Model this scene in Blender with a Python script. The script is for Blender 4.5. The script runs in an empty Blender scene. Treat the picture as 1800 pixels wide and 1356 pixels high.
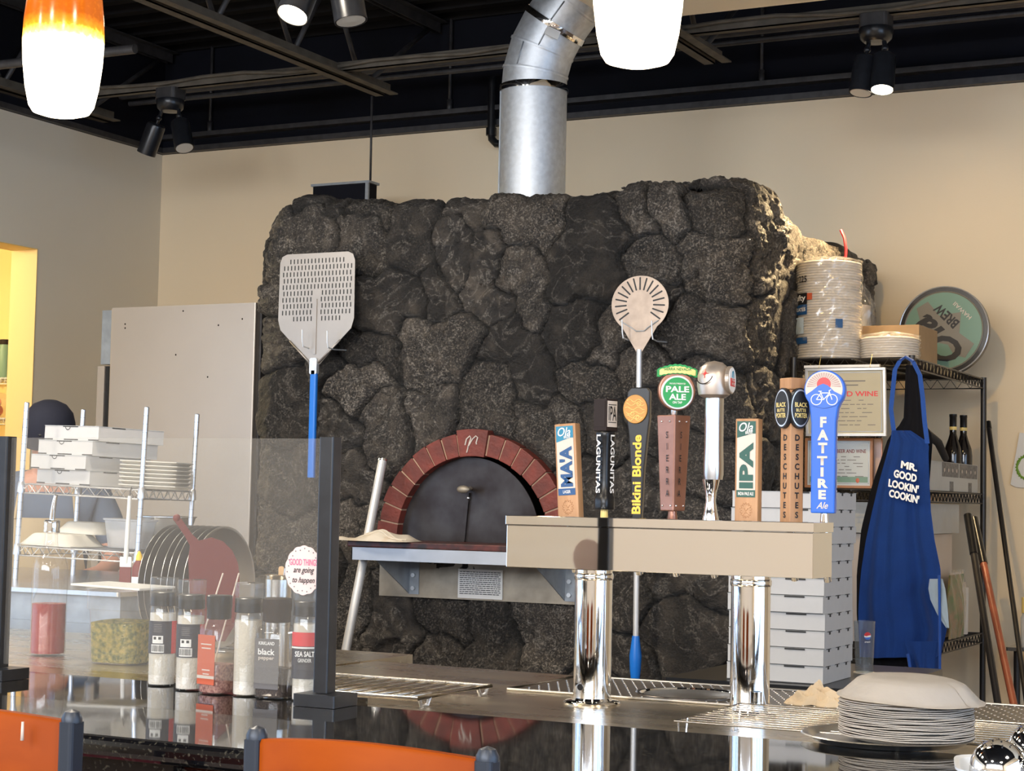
import bpy, bmesh, math, random
import numpy as np
from mathutils import Vector, Matrix
random.seed(7)
SC = bpy.context.scene
COL = SC.collection
PI = math.pi

# ------------------------------------------------------------------ camera
F, CX, CY = 3200.0, 900.0, 678.0
YAW, PITCH, ROLL = math.radians(27), math.radians(3.61), 0.02
EYE = Vector((0, 0, 1.42))
_f = Vector((-math.sin(YAW)*math.cos(PITCH), math.cos(YAW)*math.cos(PITCH), math.sin(PITCH)))
_r = Vector((math.cos(YAW), math.sin(YAW), 0))
_u = _r.cross(_f)
_R = _r*math.cos(ROLL) + _u*math.sin(ROLL)
_U = -_r*math.sin(ROLL) + _u*math.cos(ROLL)
cd = bpy.data.cameras.new('camera'); cam = bpy.data.objects.new('camera', cd); COL.objects.link(cam)
cd.sensor_width = 36; cd.lens = 36*F/1800; cd.clip_start = 0.05
cam.matrix_world = Matrix(((_R.x, _U.x, -_f.x, EYE.x), (_R.y, _U.y, -_f.y, EYE.y), (_R.z, _U.z, -_f.z, EYE.z), (0, 0, 0, 1)))
SC.camera = cam
def ray(x, y): return _f + _R*((x-CX)/F) - _U*((y-CY)/F)
def onX(x, y, v): d = ray(x, y); return EYE + d*((v-EYE.x)/d.x)
def onY(x, y, v): d = ray(x, y); return EYE + d*((v-EYE.y)/d.y)
def onZ(x, y, v): d = ray(x, y); return EYE + d*((v-EYE.z)/d.z)
def at(x, y, D): return EYE + ray(x, y)*D

# ------------------------------------------------------------------ light and exposure
SC.view_settings.view_transform = 'Standard'
SC.view_settings.look = 'None'
SC.view_settings.exposure = 0.85
SC.view_settings.gamma = 1
SC.view_settings.use_curve_mapping = False
w = bpy.data.worlds.new('world'); SC.world = w; w.use_nodes = True
w.node_tree.nodes['Background'].inputs[0].default_value = (0.55, 0.72, 1.0, 1)
w.node_tree.nodes['Background'].inputs[1].default_value = 1.6
def area(name, loc, rot, sx, sy, power, col):
    l = bpy.data.lights.new(name, 'AREA'); l.shape = 'RECTANGLE'; l.size = sx; l.size_y = sy
    l.energy = power; l.color = col
    o = bpy.data.objects.new(name, l); COL.objects.link(o); o.location = loc; o.rotation_euler = rot
    return o
# daylight standing in the window openings; the front one is added fill
area('daylight_left', (-6.75, 0.55, 1.8), (0, -PI/2, 0), 2.0, 4.8, 20, (0.36, 0.62, 1.0))
area('daylight_right', (3.72, 1.0, 1.8), (0, PI/2, 0), 2.2, 6.6, 45, (0.44, 0.68, 1.0))
area('front_fill', (-1.35, -4.45, 3.05), (PI/2, 0, 0), 8.2, 1.4, 330, (0.92, 0.95, 1.0))  # fill light added to brighten the back wall from the front

# ------------------------------------------------------------------ materials
MATS = {}
def nd(nt, t, **k):
    n = nt.nodes.new(t)
    for a, b in k.items(): setattr(n, a, b)
    return n
def mat(name, col=(.5, .5, .5), rough=.5, metal=0.0, var=0.0, vscale=8.0, bump=0.0, bscale=60.0, col2=None,
        emit=0.0, spec=None, aniso=None, trans=0.0, sheen=0.0, detail=5.0, stretch=(1, 1, 1), rvar=0.0, coat=0.0, band=(.35, .65)):
    if name in MATS: return MATS[name]
    m = bpy.data.materials.new(name); m.use_nodes = True; nt = m.node_tree
    b = nt.nodes['Principled BSDF']
    b.inputs['Base Color'].default_value = (*col, 1); b.inputs['Roughness'].default_value = rough
    b.inputs['Metallic'].default_value = metal
    if spec is not None: b.inputs['Specular IOR Level'].default_value = spec
    if sheen: b.inputs['Sheen Weight'].default_value = sheen
    if coat: b.inputs['Coat Weight'].default_value = coat; b.inputs['Coat Roughness'].default_value = .08
    if emit:
        b.inputs['Emission Color'].default_value = (*col, 1); b.inputs['Emission Strength'].default_value = emit
    if var or col2 or bump or rvar:
        tc = nd(nt, 'ShaderNodeTexCoord'); mp = nd(nt, 'ShaderNodeMapping'); mp.inputs['Scale'].default_value = stretch
        nt.links.new(tc.outputs['Object'], mp.inputs['Vector'])
    if var or col2:
        n = nd(nt, 'ShaderNodeTexNoise'); n.inputs['Scale'].default_value = vscale; n.inputs['Detail'].default_value = detail
        nt.links.new(mp.outputs[0], n.inputs['Vector'])
        r = nd(nt, 'ShaderNodeValToRGB'); r.color_ramp.elements[0].position = band[0]; r.color_ramp.elements[1].position = band[1]
        c2 = col2 or tuple(max(0, c*(1-var)) for c in col)
        c1 = col if col2 else tuple(min(1, c*(1+var)) for c in col)
        r.color_ramp.elements[0].color = (*c2, 1); r.color_ramp.elements[1].color = (*c1, 1)
        nt.links.new(n.outputs['Fac'], r.inputs[0]); nt.links.new(r.outputs[0], b.inputs['Base Color'])
        if rvar:
            mr = nd(nt, 'ShaderNodeMapRange'); mr.inputs['To Min'].default_value = max(0, rough-rvar); mr.inputs['To Max'].default_value = min(1, rough+rvar)
            nt.links.new(n.outputs['Fac'], mr.inputs['Value']); nt.links.new(mr.outputs[0], b.inputs['Roughness'])
    if bump:
        n = nd(nt, 'ShaderNodeTexNoise'); n.inputs['Scale'].default_value = bscale; n.inputs['Detail'].default_value = 4
        nt.links.new(mp.outputs[0], n.inputs['Vector'])
        bp = nd(nt, 'ShaderNodeBump'); bp.inputs['Strength'].default_value = bump; bp.inputs['Distance'].default_value = .01
        nt.links.new(n.outputs['Fac'], bp.inputs['Height']); nt.links.new(bp.outputs[0], b.inputs['Normal'])
    MATS[name] = m; return m
def thin_glass(name, tint=(1, 1, 1), haze=0.0, ior=1.45, rough=0.0, hazecol=(.8, .8, .8)):
    if name in MATS: return MATS[name]
    m = bpy.data.materials.new(name); m.use_nodes = True; nt = m.node_tree
    nt.nodes.remove(nt.nodes['Principled BSDF']); out = nt.nodes['Material Output']
    tr = nd(nt, 'ShaderNodeBsdfTransparent'); tr.inputs[0].default_value = (*tint, 1)
    gl = nd(nt, 'ShaderNodeBsdfGlossy'); gl.inputs['Roughness'].default_value = rough
    fr = nd(nt, 'ShaderNodeFresnel'); fr.inputs[0].default_value = ior
    # a flat pane seen from inside its own thickness must not reflect totally: use the front-facing index on both sides
    mx = nd(nt, 'ShaderNodeMixShader'); nt.links.new(tr.outputs[0], mx.inputs[1]); nt.links.new(gl.outputs[0], mx.inputs[2])
    geo = nd(nt, 'ShaderNodeNewGeometry'); mul = nd(nt, 'ShaderNodeMath', operation='MULTIPLY'); inv = nd(nt, 'ShaderNodeMath', operation='SUBTRACT')
    inv.inputs[0].default_value = 1; nt.links.new(geo.outputs['Backfacing'], inv.inputs[1])
    nt.links.new(fr.outputs[0], mul.inputs[0]); nt.links.new(inv.outputs[0], mul.inputs[1]); nt.links.new(mul.outputs[0], mx.inputs[0])
    last = mx
    if haze:
        df = nd(nt, 'ShaderNodeBsdfDiffuse'); df.inputs[0].default_value = (*hazecol, 1)
        m2 = nd(nt, 'ShaderNodeMixShader'); m2.inputs[0].default_value = haze
        nt.links.new(mx.outputs[0], m2.inputs[1]); nt.links.new(df.outputs[0], m2.inputs[2]); last = m2
    nt.links.new(last.outputs[0], out.inputs['Surface'])
    MATS[name] = m; return m

def make_mats():
    mat('wall_paint', (.84, .69, .48), .85, var=.02, vscale=1.2, bump=.05, bscale=180)
    mat('ray_ink', (.40, .27, .24), .5)
    mat('front_paint', (.74, .67, .57), .85)
    mat('pole_alu', (.62, .62, .62), .36, .45)
    mat('wire_steel', (.50, .47, .43), .25, 1.0)
    mat('drain_dark', (.17, .145, .12), .35, .7)
    mat('left_paint', (.74, .68, .56), .85, var=.02, vscale=1.2, bump=.05, bscale=180)
    mat('pantry_paint', (.80, .62, .30), .8)
    mat('black_wall', (.0035, .004, .008), .8, spec=.2, var=.25, vscale=3)
    mat('black_deck', (.006, .0055, .006), .75, spec=.2, var=.3, vscale=5)
    mat('black_steel', (.035, .033, .034), .5, var=.3, vscale=20)
    mat('dusty_steel', (.10, .085, .065), .7, var=.25, vscale=12)
    mat('black_coat', (.012, .013, .016), .28, var=.2, vscale=40)
    mat('rack_black', (.018, .016, .016), .4)
    mat('soffit', (.85, .74, .55), .8)
    mat('floor_tile', (.16, .12, .10), .55, var=.2, vscale=4)
    mat('chrome', (.82, .83, .85), .05, 1.0)
    mat('mirror_steel', (.86, .85, .84), .035, 1.0)
    mat('steel', (.58, .57, .55), .24, 1.0, var=.06, vscale=3, rvar=.06, bump=.02, bscale=8)
    mat('counter_steel', (.62, .54, .42), .28, 1.0, var=.10, vscale=3, rvar=.07, stretch=(1, 4, 1))
    mat('fridge_steel', (.52, .46, .40), .42, .85, var=.03, vscale=2, bump=.06, bscale=1.6)
    mat('satin', (.60, .60, .60), .30, 1.0)
    mat('galv', (.66, .69, .72), .50, .75, var=.09, vscale=45, rvar=.10)
    mat('galv_dull', (.34, .37, .40), .5, .6, var=.12, vscale=18)
    mat('galv_dirty', (.36, .31, .24), .48, .55, var=.25, vscale=9, detail=9)
    mat('wire_chrome', (.60, .62, .66), .30, .9)
    mat('white_card', (.50, .49, .48), .8, var=.02, vscale=30)
    mat('card_side', (.52, .54, .54), .8, var=.02, vscale=30)
    mat('slot_dark', (.03, .03, .03), .8)
    mat('foam', (.56, .53, .47), .7)
    mat('paper_plate', (.62, .57, .51), .72, var=.03, vscale=25, bump=.15, bscale=40)
    mat('cardboard', (.38, .25, .13), .8, var=.08, vscale=10)
    mat('brick', (.20, .034, .020), .62, col2=(.12, .024, .015), vscale=14, bump=.3, bscale=70)
    mat('mortar', (.42, .28, .19), .9, var=.1, vscale=40)
    mat('door_steel', (.062, .056, .056), .42, .65, col2=(.03, .022, .02), vscale=9, detail=10, rvar=.12)
    mat('oven_black', (.006, .005, .005), .9)  # near-black colour of the oven chamber and the core
    mat('hearth', (.10, .022, .016), .4, col2=(.015, .008, .008), vscale=22, detail=8)
    mat('shelf_edge', (.42, .45, .50), .38, .35, var=.06, vscale=8)
    mat('cloth', (.66, .58, .46), .9, col2=(.50, .30, .13), vscale=7, band=(.28, .5))
    mat('peel_alu', (.40, .36, .32), .42, .75, var=.05, vscale=6)
    mat('peel_tan', (.42, .33, .26), .40, .6, var=.10, vscale=25)
    mat('blue_paint', (.006, .16, .62), .35)
    mat('wood', (.46, .25, .12), .5, col2=(.36, .18, .075), vscale=5, stretch=(12, 12, 1), bump=.05, bscale=30)
    mat('pale_wood', (.68, .43, .22), .5, col2=(.58, .34, .15), vscale=5, stretch=(10, 10, 1))
    mat('stool_wood', (.33, .062, .002), .42, col2=(.25, .042, .001), vscale=4, stretch=(1, 6, 3), spec=.08)
    mat('stool_metal', (.022, .030, .045), .38, .2)
    mat('maroon', (.15, .006, .02), .5)
    mat('black_plastic', (.010, .010, .011), .28, spec=.35)
    mat('brown_plastic', (.020, .012, .010), .6, spec=.25)
    mat('ink_black', (.012, .012, .013), .5)
    mat('ink_white', (.80, .78, .75), .6)
    mat('ink_cream', (.60, .52, .45), .55)
    mat('teal', (.014, .20, .33), .5)
    mat('navy_ink', (.012, .07, .20), .5)
    mat('green', (.01, .20, .12), .45)
    mat('dark_green', (.012, .08, .06), .5)
    mat('ale_green', (.004, .27, .06), .35)
    mat('gold', (.42, .19, .02), .4, .1)
    mat('pale_gold', (.80, .62, .22), .4)
    mat('yellow_ink', (.85, .50, .04), .5)
    mat('copper', (.33, .16, .11), .33, .75, var=.1, vscale=20)
    mat('burn', (.40, .19, .08), .6)
    mat('red', (.55, .02, .02), .4)
    mat('red_sign', (.66, .03, .04), .45)
    mat('blue_handle', (.004, .10, .50), .38)
    mat('blue_side', (.02, .22, .75), .38)
    mat('champagne', (.50, .43, .37), .38, .8)
    mat('apron_blue', (.006, .055, .27), .85, var=.08, vscale=14, bump=.15, bscale=260, sheen=.2)
    mat('apron_dark', (.006, .006, .010), .95)
    mat('reverse', (.50, .60, .68), .9)
    mat('cert_paper', (.45, .40, .28), .6, var=.03)
    mat('cert_blue', (.50, .54, .56), .6)
    mat('silver_frame', (.62, .62, .62), .3, .6)
    mat('oak_frame', (.36, .16, .07), .5)
    mat('bottle_dark', (.006, .005, .006), .08)
    mat('tote_grey', (.50, .50, .47), .7, var=.04)
    mat('tote_pattern', (.24, .23, .21), .7, col2=(.13, .12, .12), vscale=60)
    mat('mint', (.15, .27, .20), .45)
    mat('sign_tan', (.20, .18, .14), .45)
    mat('pink', (.72, .55, .52), .6)
    mat('hot_pink', (.66, .13, .26), .6)
    mat('wine_vinegar', (.24, .003, .008), .25, spec=.2)
    mat('herbs', (.40, .31, .05), .9, col2=(.07, .10, .01), vscale=110, bump=1.0, bscale=260)
    mat('salt', (.74, .70, .62), .8, bump=.3, bscale=300)
    mat('pepper', (.05, .035, .028), .9, var=.6, vscale=300)
    mat('pink_salt', (.45, .24, .19), .8, col2=(.18, .06, .05), vscale=240)
    mat('label_black', (.022, .022, .035), .5)
    mat('label_orange', (.52, .10, .04), .5)
    mat('label_grey', (.13, .12, .12), .5)
    mat('clear_lid', (.55, .56, .58), .35)
    mat('tub_white', (.70, .70, .68), .35)
    mat('red_plastic', (.13, .012, .010), .55)
    mat('skin', (.45, .22, .15), .55)
    mat('cap_navy', (.008, .009, .020), .85)
    mat('shirt', (.10, .13, .19), .9)
    mat('tan_apron', (.42, .32, .19), .9)
    mat('denim', (.03, .04, .08), .9)
    mat('handle_brown', (.26, .07, .035), .45, var=.2, vscale=12)
    mat('lamp_glow', (1.0, .86, .62), .5, emit=14)
    mat('lamp_off', (.55, .55, .52), .3)
    mat('shade_white', (1.0, .90, .74), .4, emit=5.0)
    mat('paper', (.72, .70, .66), .8)
    mat('leaf_green', (.16, .30, .03), .7)
    mat('food', (.35, .20, .08), .7, col2=(.08, .18, .03), vscale=18)
    mat('window_frame_paint', (.10, .10, .11), .5)
    mat('milky', (.62, .66, .72), .3)
    mat('wax_paper', (.62, .46, .28), .7)
    mat('coaster', (.6, .56, .5), .8)
    thin_glass('glass'); thin_glass('shield', (.95, .955, .95), haze=.04, ior=1.5, hazecol=(.85, .80, .74))
    thin_glass('bottle_glass', (.975, .965, .955), haze=.03, ior=1.7); thin_glass('clear_plastic', (.95, .95, .95), haze=.05, ior=1.45)
    thin_glass('tumbler_plastic', (.80, .85, .90), haze=.05, ior=1.5)
    thin_glass('shrink_wrap', (.97, .96, .94), haze=.10, ior=1.6, rough=.12)
    thin_glass('frosted', (.80, .82, .84), haze=.35, ior=1.5, rough=.2, hazecol=(.75, .78, .82))
make_mats()
def granite_mat():
    m = mat('granite', (.006, .006, .007), .035, coat=0); nt = m.node_tree; b = nt.nodes['Principled BSDF']
    b.inputs['Specular IOR Level'].default_value = .75
    tc = nd(nt, 'ShaderNodeTexCoord'); v = nd(nt, 'ShaderNodeTexNoise'); v.inputs['Scale'].default_value = 160; v.inputs['Detail'].default_value = 8
    r = nd(nt, 'ShaderNodeValToRGB'); r.color_ramp.elements[0].position = .56; r.color_ramp.elements[0].color = (.004, .004, .005, 1)
    r.color_ramp.elements[1].position = .72; r.color_ramp.elements[1].color = (.07, .065, .05, 1)
    nt.links.new(tc.outputs['Object'], v.inputs['Vector']); nt.links.new(v.outputs['Fac'], r.inputs[0]); nt.links.new(r.outputs[0], b.inputs['Base Color'])
granite_mat()
def stone_mat():
    m = bpy.data.materials.new('lava_stone'); m.use_nodes = True; nt = m.node_tree; b = nt.nodes['Principled BSDF']
    L = nt.links.new
    tc = nd(nt, 'ShaderNodeTexCoord'); at_ = nd(nt, 'ShaderNodeAttribute', attribute_name='stone')
    n1 = nd(nt, 'ShaderNodeTexNoise'); n1.inputs['Scale'].default_value = 7; n1.inputs['Detail'].default_value = 8; n1.inputs['Distortion'].default_value = 1.2
    n2 = nd(nt, 'ShaderNodeTexNoise'); n2.inputs['Scale'].default_value = 130; n2.inputs['Detail'].default_value = 6; n2.inputs['Roughness'].default_value = .7
    for n in (n1, n2): L(tc.outputs['Object'], n.inputs['Vector'])
    r1 = nd(nt, 'ShaderNodeValToRGB'); e = r1.color_ramp.elements
    e[0].position = .30; e[0].color = (.020, .018, .017, 1); e[1].position = .72; e[1].color = (.095, .078, .062, 1)
    x = e.new(.52); x.color = (.038, .033, .029, 1)
    L(n1.outputs['Fac'], r1.inputs[0])
    # paler grains
    r2 = nd(nt, 'ShaderNodeValToRGB'); r2.color_ramp.elements[0].position = .50; r2.color_ramp.elements[1].position = .74
    L(n2.outputs['Fac'], r2.inputs[0])
    sep = nd(nt, 'ShaderNodeSeparateColor'); L(at_.outputs['Color'], sep.inputs[0])
    mg = nd(nt, 'ShaderNodeMath', operation='MULTIPLY'); L(r2.outputs[0], mg.inputs[0]); L(sep.outputs[1], mg.inputs[1])
    mx = nd(nt, 'ShaderNodeMix', data_type='RGBA'); mx.inputs['B'].default_value = (.40, .34, .27, 1)
    L(mg.outputs[0], mx.inputs['Factor']); L(r1.outputs[0], mx.inputs['A'])
    # pale veins and scuffs in the lava
    n4 = nd(nt, 'ShaderNodeTexNoise'); n4.inputs['Scale'].default_value = 4.5; n4.inputs['Detail'].default_value = 7; n4.inputs['Distortion'].default_value = 2.2
    L(tc.outputs['Object'], n4.inputs['Vector'])
    r4 = nd(nt, 'ShaderNodeValToRGB'); e4 = r4.color_ramp.elements; e4[0].position = .472; e4[0].color = (0, 0, 0, 1); e4[1].position = .535; e4[1].color = (0, 0, 0, 1); m4 = e4.new(.50); m4.color = (1, 1, 1, 1)
    L(n4.outputs['Fac'], r4.inputs[0])
    r5 = nd(nt, 'ShaderNodeValToRGB'); r5.color_ramp.elements[0].position = .42; r5.color_ramp.elements[1].position = .66; L(n2.outputs['Fac'], r5.inputs[0])
    v4 = nd(nt, 'ShaderNodeMath', operation='MULTIPLY'); L(r4.outputs[0], v4.inputs[0]); L(r5.outputs[0], v4.inputs[1])
    v5 = nd(nt, 'ShaderNodeMath', operation='MULTIPLY'); v5.inputs[1].default_value = .75; L(v4.outputs[0], v5.inputs[0])
    mv = nd(nt, 'ShaderNodeMix', data_type='RGBA'); mv.inputs['B'].default_value = (.36, .32, .27, 1); L(v5.outputs[0], mv.inputs['Factor']); L(mx.outputs['Result'], mv.inputs['A'])
    # per stone brightness
    sc = nd(nt, 'ShaderNodeVectorMath', operation='SCALE'); L(mv.outputs['Result'], sc.inputs[0]); L(sep.outputs[0], sc.inputs['Scale'])
    # mortar joints
    mm = nd(nt, 'ShaderNodeMix', data_type='RGBA'); mm.inputs['B'].default_value = (.008, .0075, .007, 1)
    L(sep.outputs[2], mm.inputs['Factor']); L(sc.outputs[0], mm.inputs['A'])
    L(mm.outputs['Result'], b.inputs['Base Color'])
    b.inputs['Roughness'].default_value = .50
    bp = nd(nt, 'ShaderNodeBump'); bp.inputs['Strength'].default_value = 1.0; bp.inputs['Distance'].default_value = .020
    n3 = nd(nt, 'ShaderNodeTexNoise'); n3.inputs['Scale'].default_value = 80; n3.inputs['Detail'].default_value = 8; n3.inputs['Roughness'].default_value = .68
    L(tc.outputs['Object'], n3.inputs['Vector']); L(n3.outputs['Fac'], bp.inputs['Height']); L(bp.outputs[0], b.inputs['Normal'])
    MATS['lava_stone'] = m
stone_mat()
def amber_mat():
    # blown glass shade lit from inside: white bowl, speckled amber collar
    m = bpy.data.materials.new('amber_shade'); m.use_nodes = True; nt = m.node_tree; b = nt.nodes['Principled BSDF']; L = nt.links.new
    tc = nd(nt, 'ShaderNodeTexCoord'); s = nd(nt, 'ShaderNodeSeparateXYZ'); L(tc.outputs['Object'], s.inputs[0])
    n = nd(nt, 'ShaderNodeTexNoise'); n.inputs['Scale'].default_value = 140; n.inputs['Detail'].default_value = 3; L(tc.outputs['Object'], n.inputs['Vector'])
    mr = nd(nt, 'ShaderNodeMapRange'); mr.inputs['From Min'].default_value = .112; mr.inputs['From Max'].default_value = .155; L(s.outputs['Z'], mr.inputs['Value'])
    a = nd(nt, 'ShaderNodeMath', operation='MULTIPLY_ADD'); a.inputs[1].default_value = .35; a.inputs[2].default_value = -.17
    L(n.outputs['Fac'], a.inputs[0]); ad = nd(nt, 'ShaderNodeMath', operation='ADD'); L(mr.outputs[0], ad.inputs[0]); L(a.outputs[0], ad.inputs[1])
    r = nd(nt, 'ShaderNodeValToRGB'); e = r.color_ramp.elements; e[0].position = 0.0; e[0].color = (1, .88, .68, 1); e[1].position = 1.0; e[1].color = (.34, .07, .004, 1)
    x = e.new(.22); x.color = (1, .60, .10, 1); y = e.new(.55); y.color = (.75, .22, .012, 1)
    L(ad.outputs[0], r.inputs[0]); L(r.outputs[0], b.inputs['Emission Color']); L(r.outputs[0], b.inputs['Base Color'])
    st = nd(nt, 'ShaderNodeMapRange'); st.inputs['From Min'].default_value = 0.0; st.inputs['From Max'].default_value = .6; st.inputs['To Min'].default_value = 4.0; st.inputs['To Max'].default_value = .75
    L(ad.outputs[0], st.inputs['Value']); L(st.outputs[0], b.inputs['Emission Strength']); b.inputs['Roughness'].default_value = .15
    MATS['amber_shade'] = m
amber_mat()

# ------------------------------------------------------------------ mesh builder
class MB:
    def __init__(s): s.bm = bmesh.new(); s.mats = []; s.cur = 0
    def m(s, name):
        if name not in s.mats: s.mats.append(name)
        s.cur = s.mats.index(name); return s
    def _add(s, vs, fs, smooth=False):
        bv = [s.bm.verts.new(v) for v in vs]
        for f in fs:
            try:
                x = s.bm.faces.new([bv[i] for i in f]); x.material_index = s.cur; x.smooth = smooth
            except ValueError: pass
        return bv
    def box(s, a, b, T=None):
        x0, y0, z0 = a; x1, y1, z1 = b
        vs = [Vector(v) for v in ((x0,y0,z0),(x1,y0,z0),(x1,y1,z0),(x0,y1,z0),(x0,y0,z1),(x1,y0,z1),(x1,y1,z1),(x0,y1,z1))]
        if T: vs = [T @ v for v in vs]
        s._add(vs, [(0,3,2,1),(4,5,6,7),(0,1,5,4),(1,2,6,5),(2,3,7,6),(3,0,4,7)]); return s
    def cbox(s, c, d, T=None):
        return s.box([c[i]-d[i]/2 for i in range(3)], [c[i]+d[i]/2 for i in range(3)], T)
    def rbox(s, a, b, r=.004, n=3, axis=2):
        # rounded-corner prism along an axis
        lo = [min(a[i], b[i]) for i in range(3)]; hi = [max(a[i], b[i]) for i in range(3)]
        i, j = [k for k in range(3) if k != axis]
        pts = []
        for cx, cy, a0 in ((hi[i]-r, hi[j]-r, 0), (lo[i]+r, hi[j]-r, 90), (lo[i]+r, lo[j]+r, 180), (hi[i]-r, lo[j]+r, 270)):
            for k in range(n+1):
                t = math.radians(a0+90*k/n); pts.append((cx+r*math.cos(t), cy+r*math.sin(t)))
        vs = []
        for z in (lo[axis], hi[axis]):
            for p in pts:
                v = [0, 0, 0]; v[i] = p[0]; v[j] = p[1]; v[axis] = z; vs.append(Vector(v))
        N = len(pts)
        fs = [tuple(range(N))[::-1], tuple(range(N, 2*N))] + [(k, (k+1) % N, N+(k+1) % N, N+k) for k in range(N)]
        s._add(vs, fs); return s
    def tube(s, path, r, n=10, closed=False, caps=True):
        P = [Vector(p) for p in path]; K = len(P)
        rs = r if isinstance(r, (list, tuple)) else [r]*K
        vs = []; prev = None
        for k in range(K):
            if closed: d = (P[(k+1) % K]-P[k-1])
            else: d = (P[min(k+1, K-1)]-P[max(k-1, 0)])
            d.normalize()
            if prev is None:
                ref = Vector((0, 0, 1)) if abs(d.z) < .9 else Vector((1, 0, 0))
                u = d.cross(ref).normalized()
            else:
                u = (prev - d*prev.dot(d)).normalized()
            prev = u; v = d.cross(u)
            for q in range(n):
                t = 2*PI*q/n; vs.append(P[k]+(u*math.cos(t)+v*math.sin(t))*rs[k])
        fs = []
        for k in range(K if closed else K-1):
            a = k*n; b = ((k+1) % K)*n
            for q in range(n): fs.append((a+q, a+(q+1) % n, b+(q+1) % n, b+q))
        bv = s._add(vs, fs, True)
        if caps and not closed:
            for off, rev in ((0, True), ((K-1)*n, False)):
                f = [bv[off+q] for q in range(n)]
                if rev: f = f[::-1]
                try: x = s.bm.faces.new(f); x.material_index = s.cur
                except ValueError: pass
        return s
    def cyl(s, p0, p1, r, n=16, r2=None): return s.tube([p0, p1], [r, r if r2 is None else r2], n)
    def lathe(s, prof, c=(0, 0, 0), n=32, T=None, sharp=False, sq=None):
        # prof: (radius, z) list; sq = superellipse power for squarish cross-sections
        vs = []
        for r, z in prof:
            for q in range(n):
                t = 2*PI*q/n; x, y = math.cos(t), math.sin(t)
                if sq:
                    k = (abs(x)**sq+abs(y)**sq)**(-1/sq); x *= k; y *= k
                v = Vector((c[0]+r*x, c[1]+r*y, c[2]+z)); vs.append(T @ v if T else v)
        K = len(prof); fs = []
        for k in range(K-1):
            for q in range(n): fs.append((k*n+q, k*n+(q+1) % n, (k+1)*n+(q+1) % n, (k+1)*n+q))
        bv = s._add(vs, fs, not sharp)
        for k, rev in ((0, True), (K-1, False)):
            if prof[k][0] > 1e-5:
                f = [bv[k*n+q] for q in range(n)]
                if rev: f = f[::-1]
                try: x = s.bm.faces.new(f); x.material_index = s.cur
                except ValueError: pass
        return s
    def prism(s, pts, d0, d1, plane='XZ', T=None):
        # polygon in a plane, extruded between d0 and d1 along the third axis
        def mk(p, d):
            if plane == 'XZ': v = Vector((p[0], d, p[1]))
            elif plane == 'YZ': v = Vector((d, p[0], p[1]))
            else: v = Vector((p[0], p[1], d))
            return T @ v if T else v
        N = len(pts); vs = [mk(p, d0) for p in pts]+[mk(p, d1) for p in pts]
        s._add(vs, [tuple(range(N)), tuple(range(N, 2*N))[::-1]]+[(k, N+k, N+(k+1) % N, (k+1) % N) for k in range(N)]); return s
    def grid(s, fn, nu, nv, smooth=True, closed_u=False):
        vs = [Vector(fn(i/nu, j/nv)) for j in range(nv+1) for i in range(nu+1)]
        s._add(vs, [(j*(nu+1)+i, j*(nu+1)+i+1, (j+1)*(nu+1)+i+1, (j+1)*(nu+1)+i) for j in range(nv) for i in range(nu)], smooth); return s
    def sphere(s, c, r, nu=20, nv=12, T=None):
        if not isinstance(r, (tuple, list)): r = (r, r, r)
        vs = []; 
        for j in range(1, nv):
            ph = PI*j/nv
            for i in range(nu):
                t = 2*PI*i/nu
                vs.append(Vector((r[0]*math.sin(ph)*math.cos(t), r[1]*math.sin(ph)*math.sin(t), r[2]*math.cos(ph))))
        top = len(vs); vs += [Vector((0, 0, r[2])), Vector((0, 0, -r[2]))]
        vs = [((T @ v) if T else v)+Vector(c) for v in vs]
        fs = [((j*nu)+i, (j+1)*nu+i, (j+1)*nu+(i+1) % nu, j*nu+(i+1) % nu) for j in range(nv-2) for i in range(nu)]
        fs += [(top, i, (i+1) % nu) for i in range(nu)] + [(top+1, (nv-2)*nu+(i+1) % nu, (nv-2)*nu+i) for i in range(nu)]
        s._add(vs, fs, True); return s
    def build(s, name, material=None, parent=None, bevel=0, recalc=True, weld=False, loc=None, rot=None):
        if material:
            if not s.mats: s.mats = [material]
        if weld: bmesh.ops.remove_doubles(s.bm, verts=s.bm.verts, dist=1e-5)
        if recalc: bmesh.ops.recalc_face_normals(s.bm, faces=s.bm.faces)
        if bevel:
            es = [e for e in s.bm.edges if len(e.link_faces) == 2 and e.calc_face_angle(0) > .6]
            bmesh.ops.bevel(s.bm, geom=es, offset=bevel, segments=2, profile=.6, affect='EDGES', clamp_overlap=True)
        me = bpy.data.meshes.new(name); fl_ = [f.smooth for f in s.bm.faces]; s.bm.to_mesh(me); s.bm.free()
        if any(fl_): me.set_sharp_from_angle(angle=math.radians(38)); me.polygons.foreach_set('use_smooth', fl_)
        for n in (s.mats or [material]): me.materials.append(MATS[n])
        o = bpy.data.objects.new(name, me); COL.objects.link(o)
        if parent: o.parent = parent
        if loc is not None: o.location = loc
        if rot is not None: o.rotation_euler = rot
        return o
def tag(o, label=None, cat=None, group=None, kind=None):
    if label: o['label'] = label
    if cat: o['category'] = cat
    if group: o['group'] = group
    if kind: o['kind'] = kind
    return o
def thing(name, label, cat, loc=(0, 0, 0), rz=0, group=None, rot=None):
    o = bpy.data.objects.new(name, None); COL.objects.link(o); o.empty_display_size = .05
    o.location = loc; o.rotation_euler = rot if rot else (0, 0, rz)
    return tag(o, label, cat, group)
def struct(o): o['kind'] = 'structure'; return o
def copy_tree(o, parent=None):
    c = o.copy(); COL.objects.link(c); c.parent = parent
    for ch in list(o.children): copy_tree(ch, c)
    return c
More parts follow.
